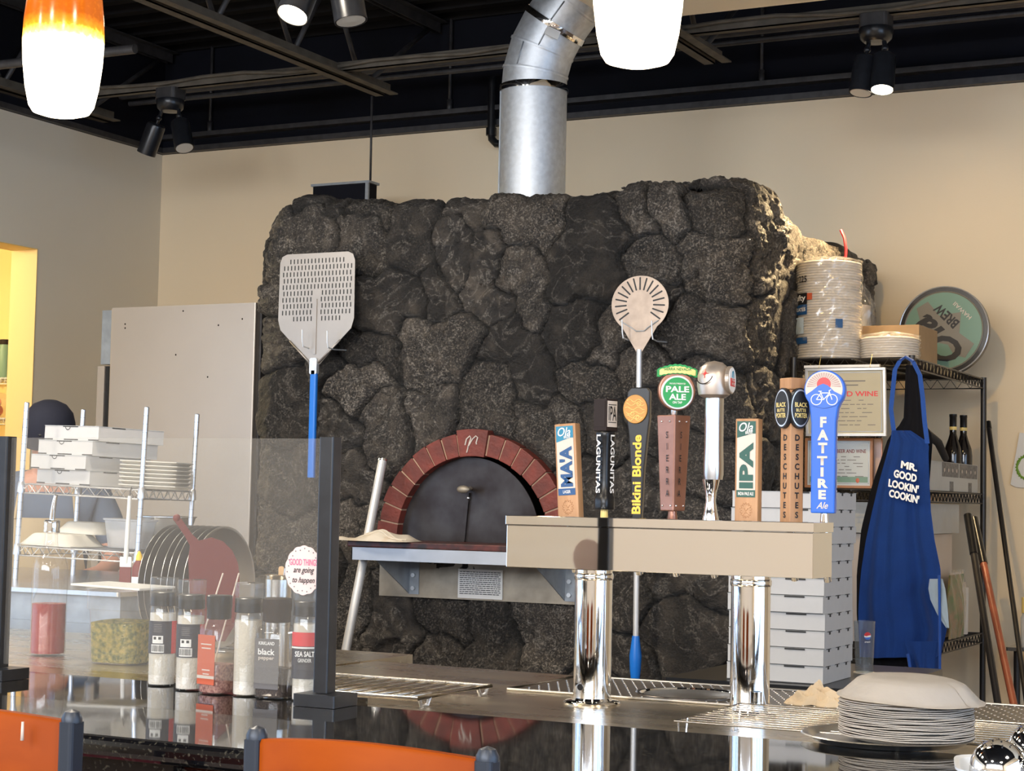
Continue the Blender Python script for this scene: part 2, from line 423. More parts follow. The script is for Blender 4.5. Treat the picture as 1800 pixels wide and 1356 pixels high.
def text(s, material, parent, c, w, h, u=(1, 0, 0), v=(0, 0, 1), ang=0, bold=.012, name='lettering', depth=.0006, shear=0, line=1.0, spacing=1.0):
    """flat lettering fitted in w x h, centred at c in the plane u,v (faces u x v)"""
    cu = bpy.data.curves.new('t', 'FONT'); cu.body = s; cu.align_x = 'CENTER'; cu.offset = bold; cu.shear = shear
    cu.space_line = line; cu.space_character = spacing; cu.resolution_u = 3
    o = bpy.data.objects.new('t', cu); COL.objects.link(o)
    dg = bpy.context.evaluated_depsgraph_get(); me = bpy.data.meshes.new_from_object(o.evaluated_get(dg))
    bpy.data.objects.remove(o); bpy.data.curves.remove(cu)
    n = len(me.vertices); co = np.zeros(n*3); me.vertices.foreach_get('co', co); co = co.reshape(-1, 3)
    if ang:
        ca, sa = math.cos(ang), math.sin(ang); co[:, :2] = co[:, :2] @ np.array([[ca, sa], [-sa, ca]])
    lo, hi = co.min(0), co.max(0); sz = np.maximum(hi-lo, 1e-6)
    xy = (co[:, :2]-(lo[:2]+hi[:2])/2)/sz[:2]*np.array([w, h])
    u = Vector(u).normalized(); v = Vector(v).normalized(); nn = u.cross(v); c = Vector(c)
    out = [c+u*float(a)+v*float(b)+nn*depth for a, b in xy]
    for i, p in enumerate(out): me.vertices[i].co = p
    me.materials.clear(); me.materials.append(MATS[material]); me.name = name
    o = bpy.data.objects.new(name, me); COL.objects.link(o); o.parent = parent
    return o
def disc_pts(cx, cz, rx, rz=None, n=40, a0=0, a1=360, end=False):
    rz = rx if rz is None else rz; m = n+1 if end else n
    return [(cx+rx*math.cos(math.radians(a0+(a1-a0)*k/n)), cz+rz*math.sin(math.radians(a0+(a1-a0)*k/n))) for k in range(m)]
def spot(name, loc, target, power, angle, col=(1, .78, .5), blend=.5, radius=.03):
    l = bpy.data.lights.new(name, 'SPOT'); l.energy = power; l.spot_size = math.radians(angle); l.spot_blend = blend; l.color = col; l.shadow_soft_size = radius
    o = bpy.data.objects.new(name, l); COL.objects.link(o); o.location = loc
    o.rotation_euler = (Vector(target)-Vector(loc)).to_track_quat('-Z', 'Y').to_euler(); return o
def point(name, loc, power, col, radius=.05):
    l = bpy.data.lights.new(name, 'POINT'); l.energy = power; l.color = col; l.shadow_soft_size = radius
    o = bpy.data.objects.new(name, l); COL.objects.link(o); o.location = loc; return o

# ================================================================== THE ROOM
XL, XR, YF, YB, ZT = -6.55, 3.5, -4.2, 8.35, 4.0
ZC = 3.37     # the cream paint stops here, black above
struct(MB().box((-8.6, YF-.2, -.1), (XR+.2, YB+.2, 0)).build('floor', 'floor_tile'))
b = MB().m('wall_paint').box((-8.6, YB, 0), (XR, YB+.15, ZC)).m('black_wall').box((-8.6, YB-.012, ZC), (XR, YB+.15, ZT))
struct(b.build('wall_back'))
def holed_wall(b, axis, p0, p1, lo, hi, z0, z1, holes):
    # wall slab between p0,p1 on 'axis', running lo..hi on the other horizontal axis, with rectangular holes (a0,a1,z0,z1)
    def bx(a0, a1, c0, c1):
        if a1-a0 < 1e-4 or c1-c0 < 1e-4: return
        if axis == 'X': b.box((p0, a0, c0), (p1, a1, c1))
        else: b.box((a0, p0, c0), (a1, p1, c1))
    cur = lo
    for a0, a1, h0, h1 in sorted(holes):
        bx(cur, a0, z0, z1); bx(a0, a1, z0, h0); bx(a0, a1, h1, z1); cur = a1
    bx(cur, hi, z0, z1)
DY0, DY1, DZ = 6.35, 7.33, 2.69
b = MB().m('left_paint'); holed_wall(b, 'X', XL-.17, XL, YF, YB, 0, ZC, [(-1.9, 3.0, .8, 2.8), (DY0, DY1, 0, DZ)])
b.m('black_wall').box((XL-.17, YF, ZC), (XL+.012, YB, ZT))
struct(b.build('wall_left'))
b = MB().m('wall_paint'); holed_wall(b, 'X', XR, XR+.17, YF, YB, 0, ZT, [(-2.4, 4.4, .7, 2.95)]); struct(b.build('wall_right'))
b = MB().m('front_paint'); holed_wall(b, 'Y', YF-.15, YF, XL, XR, 0, ZT, [(-5.5, 2.8, 2.3, 3.8)]); struct(b.build('wall_front'))
b = MB()
for x in np.linspace(-5.47, 2.77, 7): b.box((x-.03, YF-.11, 2.3), (x+.03, YF-.04, 3.8))
for z in (2.33, 3.77): b.box((-5.5, YF-.11, z-.03), (2.8, YF-.04, z+.03))
w3 = struct(b.build('fill_window', 'window_frame_paint')); MB().box((-5.47, YF-.079, 2.36), (2.77, YF-.071, 3.74)).build('window_pane', 'glass', w3)  # unseen high window, made up to let in the front fill light
# windows of the dining room (behind the photographer): frame, mullions, panes
def window(name, x, y0, y1, z0, z1, n):
    fr = MB()
    for (a, b_, c, d) in ((y0, y0+.06, z0, z1), (y1-.06, y1, z0, z1), (y0, y1, z0, z0+.06), (y0, y1, z1-.06, z1)):
        fr.box((x-.04, a, c), (x+.04, b_, d))
    for k in range(1, n):
        yy = y0+(y1-y0)*k/n; fr.box((x-.035, yy-.03, z0), (x+.035, yy+.03, z1))
    o = struct(fr.build(name, 'window_frame_paint'))
    MB().box((x-.004, y0+.05, z0+.05), (x+.004, y1-.05, z1-.05)).build('window_pane', 'glass', o)
window('window_1', XL-.09, -1.9, 3.0, .8, 2.8, 3); window('window_2', XR+.08, -2.4, 4.4, .7, 2.95, 4)

# steel deck with ribs running along the wall
b = MB(); y = YF; pts = []
while y < YB:
    pts += [(y, ZT), (y+.09, ZT), (y+.11, ZT-.045), (y+.17, ZT-.045), (y+.19, ZT)]; y += .20
pts = [p for p in pts if p[0] < YB]
vs = [(XL-.1, p[0], p[1]) for p in pts]+[(XR+.1, p[0], p[1]) for p in pts]; n = len(pts)
b._add([Vector(v) for v in vs], [(i, i+1, n+i+1, n+i) for i in range(n-1)])
b.box((XL-.15, YF, ZT+.02), (XR+.15, YB, ZT+.08))
struct(b.build('ceiling', 'black_deck', recalc=False))
# dropped painted ceiling over the right of the kitchen
s0 = onZ(1200, 28, 3.3); yS = s0.y
b = MB().m('soffit').box((onY(1085, 28, yS).x, 2.9, 3.3), (XR, yS, 3.36)); b.m('black_wall').box((onY(1085, 28, yS).x+.01, 2.91, 3.36), (XR-.01, yS-.01, 3.40))
struct(b.build('ceiling_soffit'))
# ledge angle along the top of the cream paint
struct(MB().box((XL, YB-.05, ZC+.0), (XR, YB-.012, ZC+.03)).box((XL, YB-.075, ZC+.075), (XR, YB-.012, ZC+.10)).build('trim_1', 'black_steel'))
struct(MB().box((XL, YF, ZC), (XL+.04, YB-.05, ZC+.03)).build('trim_2', 'black_steel'))
# pantry behind the doorway
b = MB().m('pantry_paint').box((-8.6, DY0-1.0, 0), (-8.45, YB, 2.9)).box((-8.45, DY0-1.1, 0), (XL-.17, DY0-1.0, 2.9)).box((-8.45, DY1+.75, 0), (XL-.17, DY1+.85, 2.9)).box((-8.6, DY0-1.1, 2.9), (XL-.17, DY1+.85, 2.98))
struct(b.build('wall_pantry'))
point('pantry_light', (-7.6, 6.6, 2.75), 36, (1.0, .86, .52), .12)
# doorway casing painted light
struct(MB().box((XL-.171, DY1-.004, 0), (XL+.004, DY1+.0, DZ)).box((XL-.171, DY0, DZ-.004), (XL+.004, DY1, DZ)).build('trim_3', 'pantry_paint'))
PSY = 7.86      # the wire shelf stands along the pantry's far wall
sh = thing('pantry_shelf', 'white wire shelf holding jars inside the bright pantry doorway', 'shelf', (-7.5, PSY, 0))
def pantry_level(z, p):
    b = MB()
    for xx in np.arange(-.7, .65, .03): b.cyl((xx, -.18, z), (xx, .2, z), .002, 5)
    for yy in (-.18, 0, .2): b.cyl((-.7, yy, z-.005), (.66, yy, z-.005), .003, 6)
    b.cyl((-.7, -.18, z-.035), (.66, -.18, z-.035), .003, 6)
    for xx in np.arange(-.7, .65, .03): b.cyl((xx, -.18, z), (xx, -.18, z-.035), .002, 5)
    b.build('shelf_level', 'tub_white', p)
zs = []
for py in (664, 735):
    q = onY(8, py, PSY-.18); zs.append(q.z); pantry_level(q.z, sh)
for xx, yy in ((-.7, -.18), (-.7, .2), (.66, -.18), (.66, .2)):
    MB().cyl((xx, yy, 0), (xx, yy, 2.4), .012).build('upright', 'tub_white', sh)
def pantry_jar(px, z, h, r, body, lidm, label, cat, name='storage_jar'):
    q = onY(px, 600, PSY-.08); t = thing(name, label, cat, (q.x, PSY-.08, z+.004))
    MB().lathe([(r*.96, 0), (r, .01), (r, h*.78), (r*.8, h*.86), (r*.78, h*.88)]).build('jar', body, t)
    MB().lathe([(r*.84, h*.88), (r*.86, h*.89), (r*.86, h), (r*.8, h*1.01)]).build('lid', lidm, t)
pantry_jar(10, zs[0], .215, .038, 'mint', 'brown_plastic', 'pale green jar with a dark lid on the pantry wire shelf', 'jar')
pantry_jar(-22, zs[0], .24, .038, 'mint', 'tub_white', 'pale jar cut by the left frame edge on the pantry shelf', 'jar')
t = thing('produce_bag', 'clear bag of orange produce on the lower pantry wire shelf', 'bag', (onY(-10, 720, PSY-.05).x, PSY-.05, zs[1]+.004))
b = MB()
for k in range(9): b.sphere(((random.random()-.5)*.16, (random.random()-.5)*.1, .04+.05*random.random()), .036, 12, 8)
b.build('produce', 'label_orange', t)
MB().sphere((0, 0, .075), (.13, .10, .074), 16, 10).build('bag_film', 'shrink_wrap', t)

# ------------------------------------------------------------------ overhead steel
ends = [onY(195, 213, 7.8), onY(680, 167, 7.8), onY(1262, 113, 7.8)]
lbl = ['black roof truss nearest the left wall, behind the left pendant lamp', 'black roof truss crossing the ceiling left of the silver duct', 'black roof truss half hidden by the right pendant lamp']
for e, l in zip(ends, lbl):
    t = thing('roof_truss', l, 'roof truss', (e.x, 7.8, 3.45), group='roof trusses under the black deck')
    y0 = -3.6-7.8
    b = MB()
    for s in (-1, 1):
        b.box((s*.014, y0, 0), (s*.066, 0, .006)); b.box((s*.014, y0, 0), (s*.020, 0, .055))
    b.build('bottom_chord', 'dusty_steel', t)
    b = MB()
    for s in (-1, 1):
        b.box((s*.014, y0, .49), (s*.06, .5, .496)); b.box((s*.014, y0, .44), (s*.020, .5, .496))
    b.build('top_chord', 'black_steel', t)
    y = -.25; k = 0
    b = MB()
    b.cyl((0, -.2, .02), (0, .45, .47), .014, 8)
    while y > y0+.6:
        b.cyl((0, y, .02), (0, y-.30, .47), .013, 8); b.cyl((0, y-.30, .47), (0, y-.60, .02), .013, 8); y -= .60
    b.build('web', 'black_steel', t)
def xpipe(name, px0, py0, px1, py1, Y, r, m, label, cat='pipe', x0=None, x1=None):
    a, c = onY(px0, py0, Y), onY(px1, py1, Y); z = (a.z+c.z)/2
    xa = a.x if x0 is None else x0; xc = c.x if x1 is None else x1
    return tag(MB().cyl((xa, Y, z), (xc, Y, z), r, 10).build(name, m), label, cat), z
# strut channel the spot lamps hang from
YS = 7.35
za, zb = onY(300, 158, YS).z, onY(1540, 30, YS).z; ZS = (za+zb)/2
b = MB().box((XL+.02, YS-.022, ZS), (XR-.3, YS+.022, ZS+.006)).box((XL+.02, YS-.022, ZS), (XR-.3, YS-.017, ZS+.045)).box((XL+.02, YS+.017, ZS), (XR-.3, YS+.022, ZS+.045))
for k in range(90): b.box((-6.4+k*.1, YS-.008, ZS+.006), (-6.4+k*.1+.05, YS+.008, ZS+.012))
tag(b.build('strut_channel', 'dusty_steel'), 'long steel strut channel that carries the black spot lamps', 'channel')
pth = [Vector((XL+.05+k*.25, YS-.04, ZS+.03+.012*math.sin(k*1.7)+.008*math.sin(k*.6))) for k in range(32)]
tag(MB().tube(pth, .009, 8).build('conduit', 'dusty_steel'), 'thin wavy conduit tied along the lamp strut', 'conduit')
xpipe('ceiling_pipe', 600, 128, 880, 100, 7.9, .022, 'black_steel', 'black pipe running along the wall behind the silver duct, upper one', x0=XL+.05, x1=XR-.3)
xpipe('ceiling_pipe', 600, 145, 880, 116, 7.98, .015, 'black_steel', 'thinner black pipe under another along the back wall', x0=XL+.05, x1=XR-.3)
xpipe('ceiling_pipe', 20, 118, 400, 60, 5.9, .02, 'dusty_steel', 'dusty pipe crossing the ceiling near the left pendant', x0=XL+.05, x1=ends[1].x-.07)[0].data.materials[0] = MATS['black_steel']
# black conduits dropping down the black upper wall
for px, l in ((790, 'thin black conduit on the black wall left of the duct'), (1338, 'thin black conduit on the black wall beside the spot lamps'), (370, 'thin black conduit on the black wall right of the left spots')):
    q = onY(px, 160, 8.31)
    b = MB().cyl((q.x, 8.315, 3.47), (q.x, 8.315, 3.98), .009, 8).cyl((q.x, 8.315, 3.455), (q.x, 8.315, 3.53), .015, 8)
    tag(b.build('wall_conduit', 'black_steel'), l, 'conduit')
# drain elbow beside the duct
q = onY(864, 215, 8.28); b = MB()
b.tube([(q.x, 8.28, 3.62), (q.x, 8.28, q.z-.05), (q.x+.005, 8.28, q.z-.09), (q.x+.03, 8.28, q.z-.115), (q.x+.08, 8.28, q.z-.12)], .021, 12)
b.cyl((q.x, 8.28, q.z-.03), (q.x, 8.28, q.z-.07), .028, 12)
tag(b.build('drain_pipe', 'black_plastic'), 'short black elbow pipe on the cream wall beside the duct', 'pipe')
# black vent box on a rod behind the oven
a = onY(560, 328, 7.84); c = onY(657, 323, 7.84)
t = thing('vent_box', 'black vent box with steel rim hanging behind the oven top', 'vent', (a.x, 7.84, 2.62))
MB().box((0, -.05, .0), (c.x-a.x, .03, a.z-2.62-.01)).build('box_body', 'black_wall', t)
MB().box((-.008, -.06, a.z-2.63), (c.x-a.x+.01, .04, a.z-2.618)).box((c.x-a.x-.012, -.062, .0), (c.x-a.x+.006, -.05, a.z-2.63)).build('rim', 'galv_dull', t)
MB().cyl((c.x-a.x+.004, -.04, a.z-2.62), (c.x-a.x+.004, -.045, 3.453-2.62), .006, 8).build('hanger_rod', 'black_steel', t)

# ------------------------------------------------------------------ duct
YD = 6.75
t = thing('exhaust_duct', 'galvanised round exhaust duct rising from the stone oven', 'duct', (onY(935, 345, YD).x, YD, 2.503))
O = Vector(t.location)
pp = [(936, 345), (938, 158), (941, 128), (953, 86), (975, 44), (1006, 2), (1050, -45), (1120, -95), (1210, -130)]
W = [onY(x, y, YD)-O for x, y in pp]; W[0] = Vector((0, 0, 0)); W[1].x = 0; W[2].x = .005
RD = .139
MB().tube([W[0], W[1]], RD, 40).build('straight_pipe', 'galv', t)
MB().box((-.116, -.086, .01), (-.110, -.080, W[1].z-.01)).build('seam', 'galv_dull', t)
mid = []
b = MB()
def ring(b, p, d, r, h, n=40):
    d = d.normalized(); b.tube([p-d*h, p-d*h*.3, p+d*h*.3, p+d*h], [r*.995, r, r, r*.995], n, caps=False)
for k in range(1, len(W)-1): pass
b.tube([W[1]+Vector((0, 0, -.002))]+W[2:], RD*.985, 40); o = b.build('elbow', 'galv', t)
for k in range(1, len(W)-1):
    d = (W[k+1]-W[k-1]) if k > 1 else Vector((0, 0, 1))
    bb = MB(); ring(bb, W[k], d, RD*(1.05 if k in (1, 4) else 1.012), .013 if k in (1, 4) else .006); bb.build('clamp_band' if k in (1, 4) else 'seam_bead', 'chrome' if k in (1, 4) else 'galv', t)
    if k in (2, 3, 4, 5):
        mp_ = (W[k]+W[k+1])/2; dd = (W[k+1]-W[k]).normalized(); off = Vector((-.02 if k == 2 else .06, -.985*RD, 0)); off -= dd*off.dot(dd)
        off = off.normalized()*RD*.99
        MB().cyl(mp_+off-dd*.05, mp_+off+dd*.05, .003, 6).build('lap_seam', 'galv_dull', t)
T_ = W[3]*.45+W[4]*.55
MB().box((-.03, -.002, -.018), (.03, .002, .018), Matrix.Translation(T_+Vector((.085, -.142, -.03))) @ Matrix.Rotation(.6, 4, 'Z') @ Matrix.Rotation(.4, 4, 'Y')).build('duct_label', 'paper', t)

# ------------------------------------------------------------------ spot lamps (twin cans)
def can(parent, top, d, r, L, lit, name='lamp_can'):
    d = Vector(d).normalized(); top = Vector(top)
    q = d.to_track_quat('-Z', 'Y').to_matrix().to_4x4(); T = Matrix.Translation(top) @ q
    b = MB().lathe([(r*.72, -.0), (r*.95, -.008), (r, -.02), (r, -L), (r*.93, -L), (r*.90, -L+.02), (.001, -L+.021)], T=T, n=28)
    o = b.build(name, 'black_coat', parent)
    MB().lathe([(.001, -L+.008), (r*.88, -L+.005), (r*.88, -L+.001), (.001, -L-.001)][::-1], T=T, n=24).build('bulb', 'lamp_glow' if lit else 'lamp_off', o)
    return o
def twin(name, px, py, Y, zc, label, cans, r=.049, L=.165, sc=1.0, yoff=0):
    p = onY(px, py, Y); t = thing(name, label, 'spot lamp', (p.x, Y, zc))
    b = MB().lathe([(.07*sc, 0), (.072*sc, -.012), (.066*sc, -.045), (.05*sc, -.06), (.001, -.062)], n=24); b.build('canopy', 'black_coat', t)
    MB().rbox((-.062*sc, -.055*sc, 0), (.062*sc, .055*sc, .055), .018).build('junction_box', 'black_steel', t)
    for (dx, dirn, lit) in cans:
        a = Vector((dx, 0, -.055)); j = a+Vector((dx*.15, -.008, -.035)); e = j+Vector(dirn).normalized()*.03
        MB().cyl(a, j, .010*sc, 10).sphere(j, .015*sc, 12, 8).cyl(j, e, .009*sc, 10).build('swivel', 'black_coat', t)
        can(t, e, dirn, r, L, lit)
    return t
twin('spot_lamp', 300, 165, YS, ZS-.05, 'black twin spot lamp, both unlit, over the left wall corner', [(-.055, (-.46, .05, -1), False), (.055, (.40, -.22, -1), False)])
twin('spot_lamp', 1540, 60, YS, ZS-.05, 'black twin spot lamp over the right wall with one bulb lit', [(-.03, (-.09, -.20, -1), False), (.035, (.02, -.28, -1), True)])
pc = at(572, -50, 5.5)
t3 = twin('spot_lamp', 575, -75, pc.y, pc.z+.10, 'black twin spot lamp at the top edge beside the ceiling truss, bulb glowing', [(-.045, (-.05, -.50, -1), True), (.05, (.22, .0, -1), False)], r=.05, L=.15, sc=1.15)
MB().box((-.02, -.02, .04), (.02, .02, ZT-.05-t3.location.z)).build('drop_stem', 'black_steel', t3)
L3 = Vector(t3.location)
spot('spot_lit_right', onY(1556, 196, YS-.06)+Vector((0, -.01, -.02)), (-2.25, 6.9, 1.9), 120, 95, (1, .72, .38), .6, .03)
spot('spot_lit_left', L3+Vector((-.05, -.15, -.30)), (-2.6, 5.2, .9), 22, 60, (1, .76, .42), .55, .03)
t4 = twin('spot_lamp', 0, 0, 3.4, 3.34, 'black twin spot lamp above the bar, out of the frame, aimed at the right wall', [(-.045, (0, .95, -.30), True), (.05, (.5, .3, -1), False)])
t4.location = (-1.42, 3.4, 3.34); MB().box((-.02, -.02, .05), (.02, .02, ZT-.05-3.34)).build('drop_stem', 'black_steel', t4)
spot('spot_bar_lit', (-1.47, 3.63, 3.17), (-1.62, 8.3, 1.70), 80, 38, (1, .64, .20), .7, .022)

# ------------------------------------------------------------------ pendant lamps
def pendant(px, py, D, dia, label):
    p = at(px, py, D); t = thing('pendant_lamp', label, 'pendant lamp', (p.x, p.y, p.z))
    r = dia/2; H = .36
    prof = [(.001, 0), (r*.45, .001), (r*.70, .006), (r*.80, .016), (r*.90, .045), (r*.975, .085), (r, .12), (r*.98, .155), (r*.90, .20), (r*.78, .24), (r*.62, .28), (r*.46, .315), (r*.34, .34), (r*.30, .36)]
    MB().lathe(prof, n=40).build('glass_shade', 'amber_shade', t)
    MB().lathe([(r*.33, .355), (r*.34, .36), (r*.34, .40), (r*.12, .415), (.004, .42)]).build('cap', 'satin', t)
    MB().cyl((0, 0, .42), (0, 0, ZT-.05-p.z), .003, 8).build('cord', 'black_plastic', t)
    point('pendant_bulb', (p.x, p.y, p.z-.06), 1.6, (1, .78, .5), .05)
pendant(107, 204, 2.9, .128, 'amber and white glass pendant lamp hanging at the upper left')
pendant(1120, 115, 2.55, .129, 'amber and white glass pendant lamp hanging before the silver duct')

# unseen warm fill lamps added over the dining room to brighten the front wall
for k, (x, y) in enumerate(((-4.2, -1.6), (-1.6, -1.6), (1.2, -1.6), (-4.2, 1.0), (1.6, 1.0))):
    t = thing('dining_fill', 'unseen warm fill lamp added over the dining room', 'fill lamp', (x, y, 3.6), group='added dining room fill lamps')
    MB().lathe([(.16, 0), (.17, .03), (.12, .06), (.02, .07)]).cyl((0, 0, .07), (0, 0, .34), .01).build('housing', 'black_coat', t)
    MB().lathe([(.001, -.004), (.15, -.004), (.15, .002), (.001, .002)]).build('diffuser', 'lamp_glow', t)
    a = area('dining_fill_glow', (x, y, 3.58), (0, 0, 0), .5, .5, 42, (1, .86, .68))
for k, (x, y) in enumerate(((-4.9, 4.0), (-3.1, 3.6), (-.5, 4.4))):  # unseen lamps added above the kitchen to brighten the upper walls
    t = thing('kitchen_fill', 'unseen white fill lamp added over the kitchen, above the frame', 'fill lamp', (x, y, 3.36), group='added kitchen fill lamps')
    MB().lathe([(.16, 0), (.17, .03), (.12, .06), (.02, .07)]).cyl((0, 0, .07), (0, 0, .55), .01).build('housing', 'black_coat', t)
    MB().lathe([(.001, -.004), (.15, -.004), (.15, .002), (.001, .002)]).build('diffuser', 'lamp_glow', t)
    a = area('kitchen_fill_glow', (x, y, 3.34), (0, 0, 0), .35, .35, 22, (1, .90, .76))

# ================================================================== STONE OVEN
OX0, OX1, OY0, OY1 = -4.33, -2.28, 6.22, 8.0
ACX, ACZ, AR = -3.285, 1.262, .415        # brick arch centre and outer radius
def vnoise(x, y, seed):
    rs = np.random.RandomState(seed); g = rs.rand(64, 64)
    xi = np.floor(x).astype(int); yi = np.floor(y).astype(int); fx = x-xi; fy = y-yi
    fx = fx*fx*(3-2*fx); fy = fy*fy*(3-2*fy)
    a = g[xi % 64, yi % 64]; b_ = g[(xi+1) % 64, yi % 64]; c = g[xi % 64, (yi+1) % 64]; d = g[(xi+1) % 64, (yi+1) % 64]
    return (a*(1-fx)+b_*fx)*(1-fy)+(c*(1-fx)+d*fx)*fy
def fbm(x, y, seed, o=4, gain=.5):
    t = 0; amp = 1; s = 0
    for k in range(o): t = t+amp*vnoise(x*2**k+k*7.3, y*2**k+k*3.1, seed+k); s += amp; amp *= gain
    return t/s
FS = [[(500,400),(550,385),(575,420),(500,440),(530,430)], [(548,350),(582,360)], [(622,365),(650,358),(685,365)], [(620,400),(650,410),(655,455),(625,440)],
 [(720,380),(735,410),(720,448),(755,375),(740,440)], [(795,360),(838,360)], [(797,400),(803,440),(800,482)], [(885,368),(925,385),(962,380),(962,405),(920,410)],
 [(860,470),(840,510),(885,535),(855,540),(868,440)], [(920,450),(940,490),(930,530),(948,550),(905,490)],
 [(1020,380),(1060,390),(1010,430),(1050,440),(1000,480),(1040,500),(1085,430),(1000,515),(1080,480)], [(1113,338),(1125,365),(1142,395)], [(1165,350),(1180,385),(1165,375)],
 [(1150,430),(1178,470),(1120,460),(1140,480)], [(1235,350),(1265,345),(1250,385)], [(1230,430),(1265,450),(1240,490),(1270,490),(1225,465)],
 [(650,510),(700,500),(680,550),(730,530),(640,545)], [(775,500),(782,540)], [(520,500),(590,500),(560,540),(500,540)], [(490,585),(512,610),(540,590)], [(585,600),(590,640)],
 [(610,665),(650,685),(672,655),(625,695)], [(620,600),(660,610),(690,640)], [(740,600),(790,580),(830,590),(800,640),(760,660),(725,640)], [(752,720),(782,700),(752,755),(790,725)],
 [(850,690),(870,730),(832,735),(885,660),(840,710)], [(900,580),(930,610),(950,650),(890,620),(958,680),(920,645)], [(990,570),(1030,560),(1045,600),(1005,610)],
 [(1135,520),(1180,520)], [(1075,590),(1065,625)], [(1210,540),(1250,560),(1200,595),(1262,605),(1235,585)], [(1015,670),(1055,665)], [(1110,650),(1150,640)],
 [(950,740),(982,720),(1005,760)], [(1060,740),(1075,775)], [(1140,720),(1165,760)], [(1240,660),(1250,720)], [(1225,800),(1250,850)], [(1150,850),(1100,880)], [(1040,850),(1030,900)],
 [(525,685),(500,735),(540,720)], [(590,730),(612,765),(600,750)], [(672,710),(690,750),(672,795),(712,770)], [(630,820),(645,860),(610,850)], [(620,910),(650,905)],
 [(490,830),(520,870),(540,830)], [(480,930),(545,950),(510,970)], [(500,1050),(560,1060)], [(690,1100),(720,1120),(670,1130),(702,1080)], [(785,1085),(810,1105),(770,1070)], [(785,1142),(765,1160)],
 [(860,1090),(885,1130),(860,1165),(900,1160)], [(950,1090),(972,1140),(950,1170)], [(620,1080),(605,1130)], [(1100,1060),(1090,1040)], [(1170,1110),(1205,1080),(1235,1130),(1200,1150)], [(1110,1160)], [(1240,1020),(1180,1010)], [(1225,920),(1260,960)]]
SS = [[(1320,360),(1328,420),(1320,485),(1335,390),(1338,455)], [(1385,370),(1378,430),(1370,475),(1400,420)], [(1370,515),(1370,570)], [(1325,560),(1332,610),(1320,590)], [(1330,680),(1345,740)], [(1340,820)], [(1445,430),(1440,520)], [(1500,450),(1510,560),(1505,500)]]
seeds = []
for k, L_ in enumerate(FS):
    for (x, y) in L_: q = onY(x, y, OY0-.03); seeds.append((q.x-OX0, q.z, k))
for k, L_ in enumerate(SS):
    for (x, y) in L_: q = onX(x, y, OX1+.03); seeds.append((OX1-OX0+q.y-OY0, q.z, 100+k))
rs = np.random.RandomState(3); kk = 300
for _ in range(4000):
    s_, t_ = rs.uniform(-.75, 3.9), rs.uniform(0, 3.1)
    if all((s_-a)**2+(t_-c)**2 > .21**2 for a, c, _k in seeds):
        seeds.append((s_, t_, kk)); a_ = rs.uniform(0, PI); seeds.append((s_+.07*math.cos(a_), t_+.07*math.sin(a_), kk)); kk += 1
SD = np.array(seeds)
def stone_field(s, t):
    """height over the wall plane, stone tint, joint factor"""
    s0_, t0_ = s, t
    s = s+.060*(fbm(s*7, t*7, 11)-.5)+.016*(fbm(s*30, t*30, 21)-.5); t = t+.060*(fbm(s0_*7+9, t*7, 12)-.5)+.016*(fbm(s0_*30, t*30+5, 22)-.5)
    n = s.size; d1 = np.full(n, 9.); d2 = np.full(n, 9.); i1 = np.full(n, -1)
    for g in np.unique(SD[:, 2]):
        sub = SD[SD[:, 2] == g]; d = np.full(n, 9.)
        for a, c, _ in sub: d = np.minimum(d, np.hypot(s-a, t-c))
        m = d < d1; d2 = np.where(m, d1, np.minimum(d2, d)); i1 = np.where(m, g, i1); d1 = np.where(m, d, d1)
    e = d2-d1
    gi = i1.astype(int); rs = np.random.RandomState(5); R = rs.rand(2000, 5)
    off = (R[gi, 0]-.5)*.034; tx = (R[gi, 1]-.5)*.20; ty = (R[gi, 2]-.5)*.22
    cx = np.zeros(n); cy = np.zeros(n)
    for g in np.unique(SD[:, 2]): sub = SD[SD[:, 2] == g]; m = i1 == g; cx[m] = sub[:, 0].mean(); cy[m] = sub[:, 1].mean()
    q = np.clip(e/.027, 0, 1); q = 1-(1-q)**2.2
    # chipped facets inside each stone
    def facets(c, seed):
        ix = np.floor(s0_/c).astype(int); iy = np.floor(t0_/c).astype(int); best = np.full(n, 9.); hh = np.zeros(n); r_ = np.random.RandomState(seed).rand(64, 64, 5)
        ws = s0_+.25*c*(fbm(s0_*22, t0_*22, seed+1, 2)-.5); wt = t0_+.25*c*(fbm(s0_*22+7, t0_*22, seed+2, 2)-.5)
        for a in (-1, 0, 1):
            for b2 in (-1, 0, 1):
                R5 = r_[(ix+a) % 64, (iy+b2) % 64]; px = (ix+a+R5[:, 0])*c; py = (iy+b2+R5[:, 1])*c
                d = np.hypot(ws-px, wt-py); m = d < best; best = np.where(m, d, best)
                hh = np.where(m, (R5[:, 2]-.5)*.9*c*.16+((R5[:, 3]-.5)*(ws-px)+(R5[:, 4]-.5)*(wt-py))*.55, hh)
        return hh
    fac = facets(.15, 71)+.6*facets(.06, 81)
    big = fbm(s0_*9+gi*3.7, t0_*9, 31, 3)-.5; med = fbm(s0_*26+gi*1.7, t0_*26, 41, 3)-.5; fine = fbm(s0_*75, t0_*75, 51, 3, .6)-.5
    ridge = np.abs(fbm(s0_*8+gi*5.1, t0_*14+gi, 61, 3)-.5)
    h = q*(.044+off+tx*(s-cx)+ty*(t-cy)+.030*big+.018*med+.70*fac*(.2+.8*R[gi, 3])-.05*np.maximum(0, .05-ridge)*6*(R[gi, 3] > .4))+fine*.018*(R[gi, 4]*.9+.4)*(0.35+.65*q)
    joint = np.clip(1.2-e/.012, 0, 1)
    return h, .62+.80*R[gi, 3], R[gi, 4], joint
def path(s):
    L_ = OX1-OX0
    x = np.where(s < 0, OX0, np.where(s < L_, OX0+s, OX1)); y = np.where(s < 0, OY0-s, np.where(s < L_, OY0, OY0+(s-L_)))
    return x, y
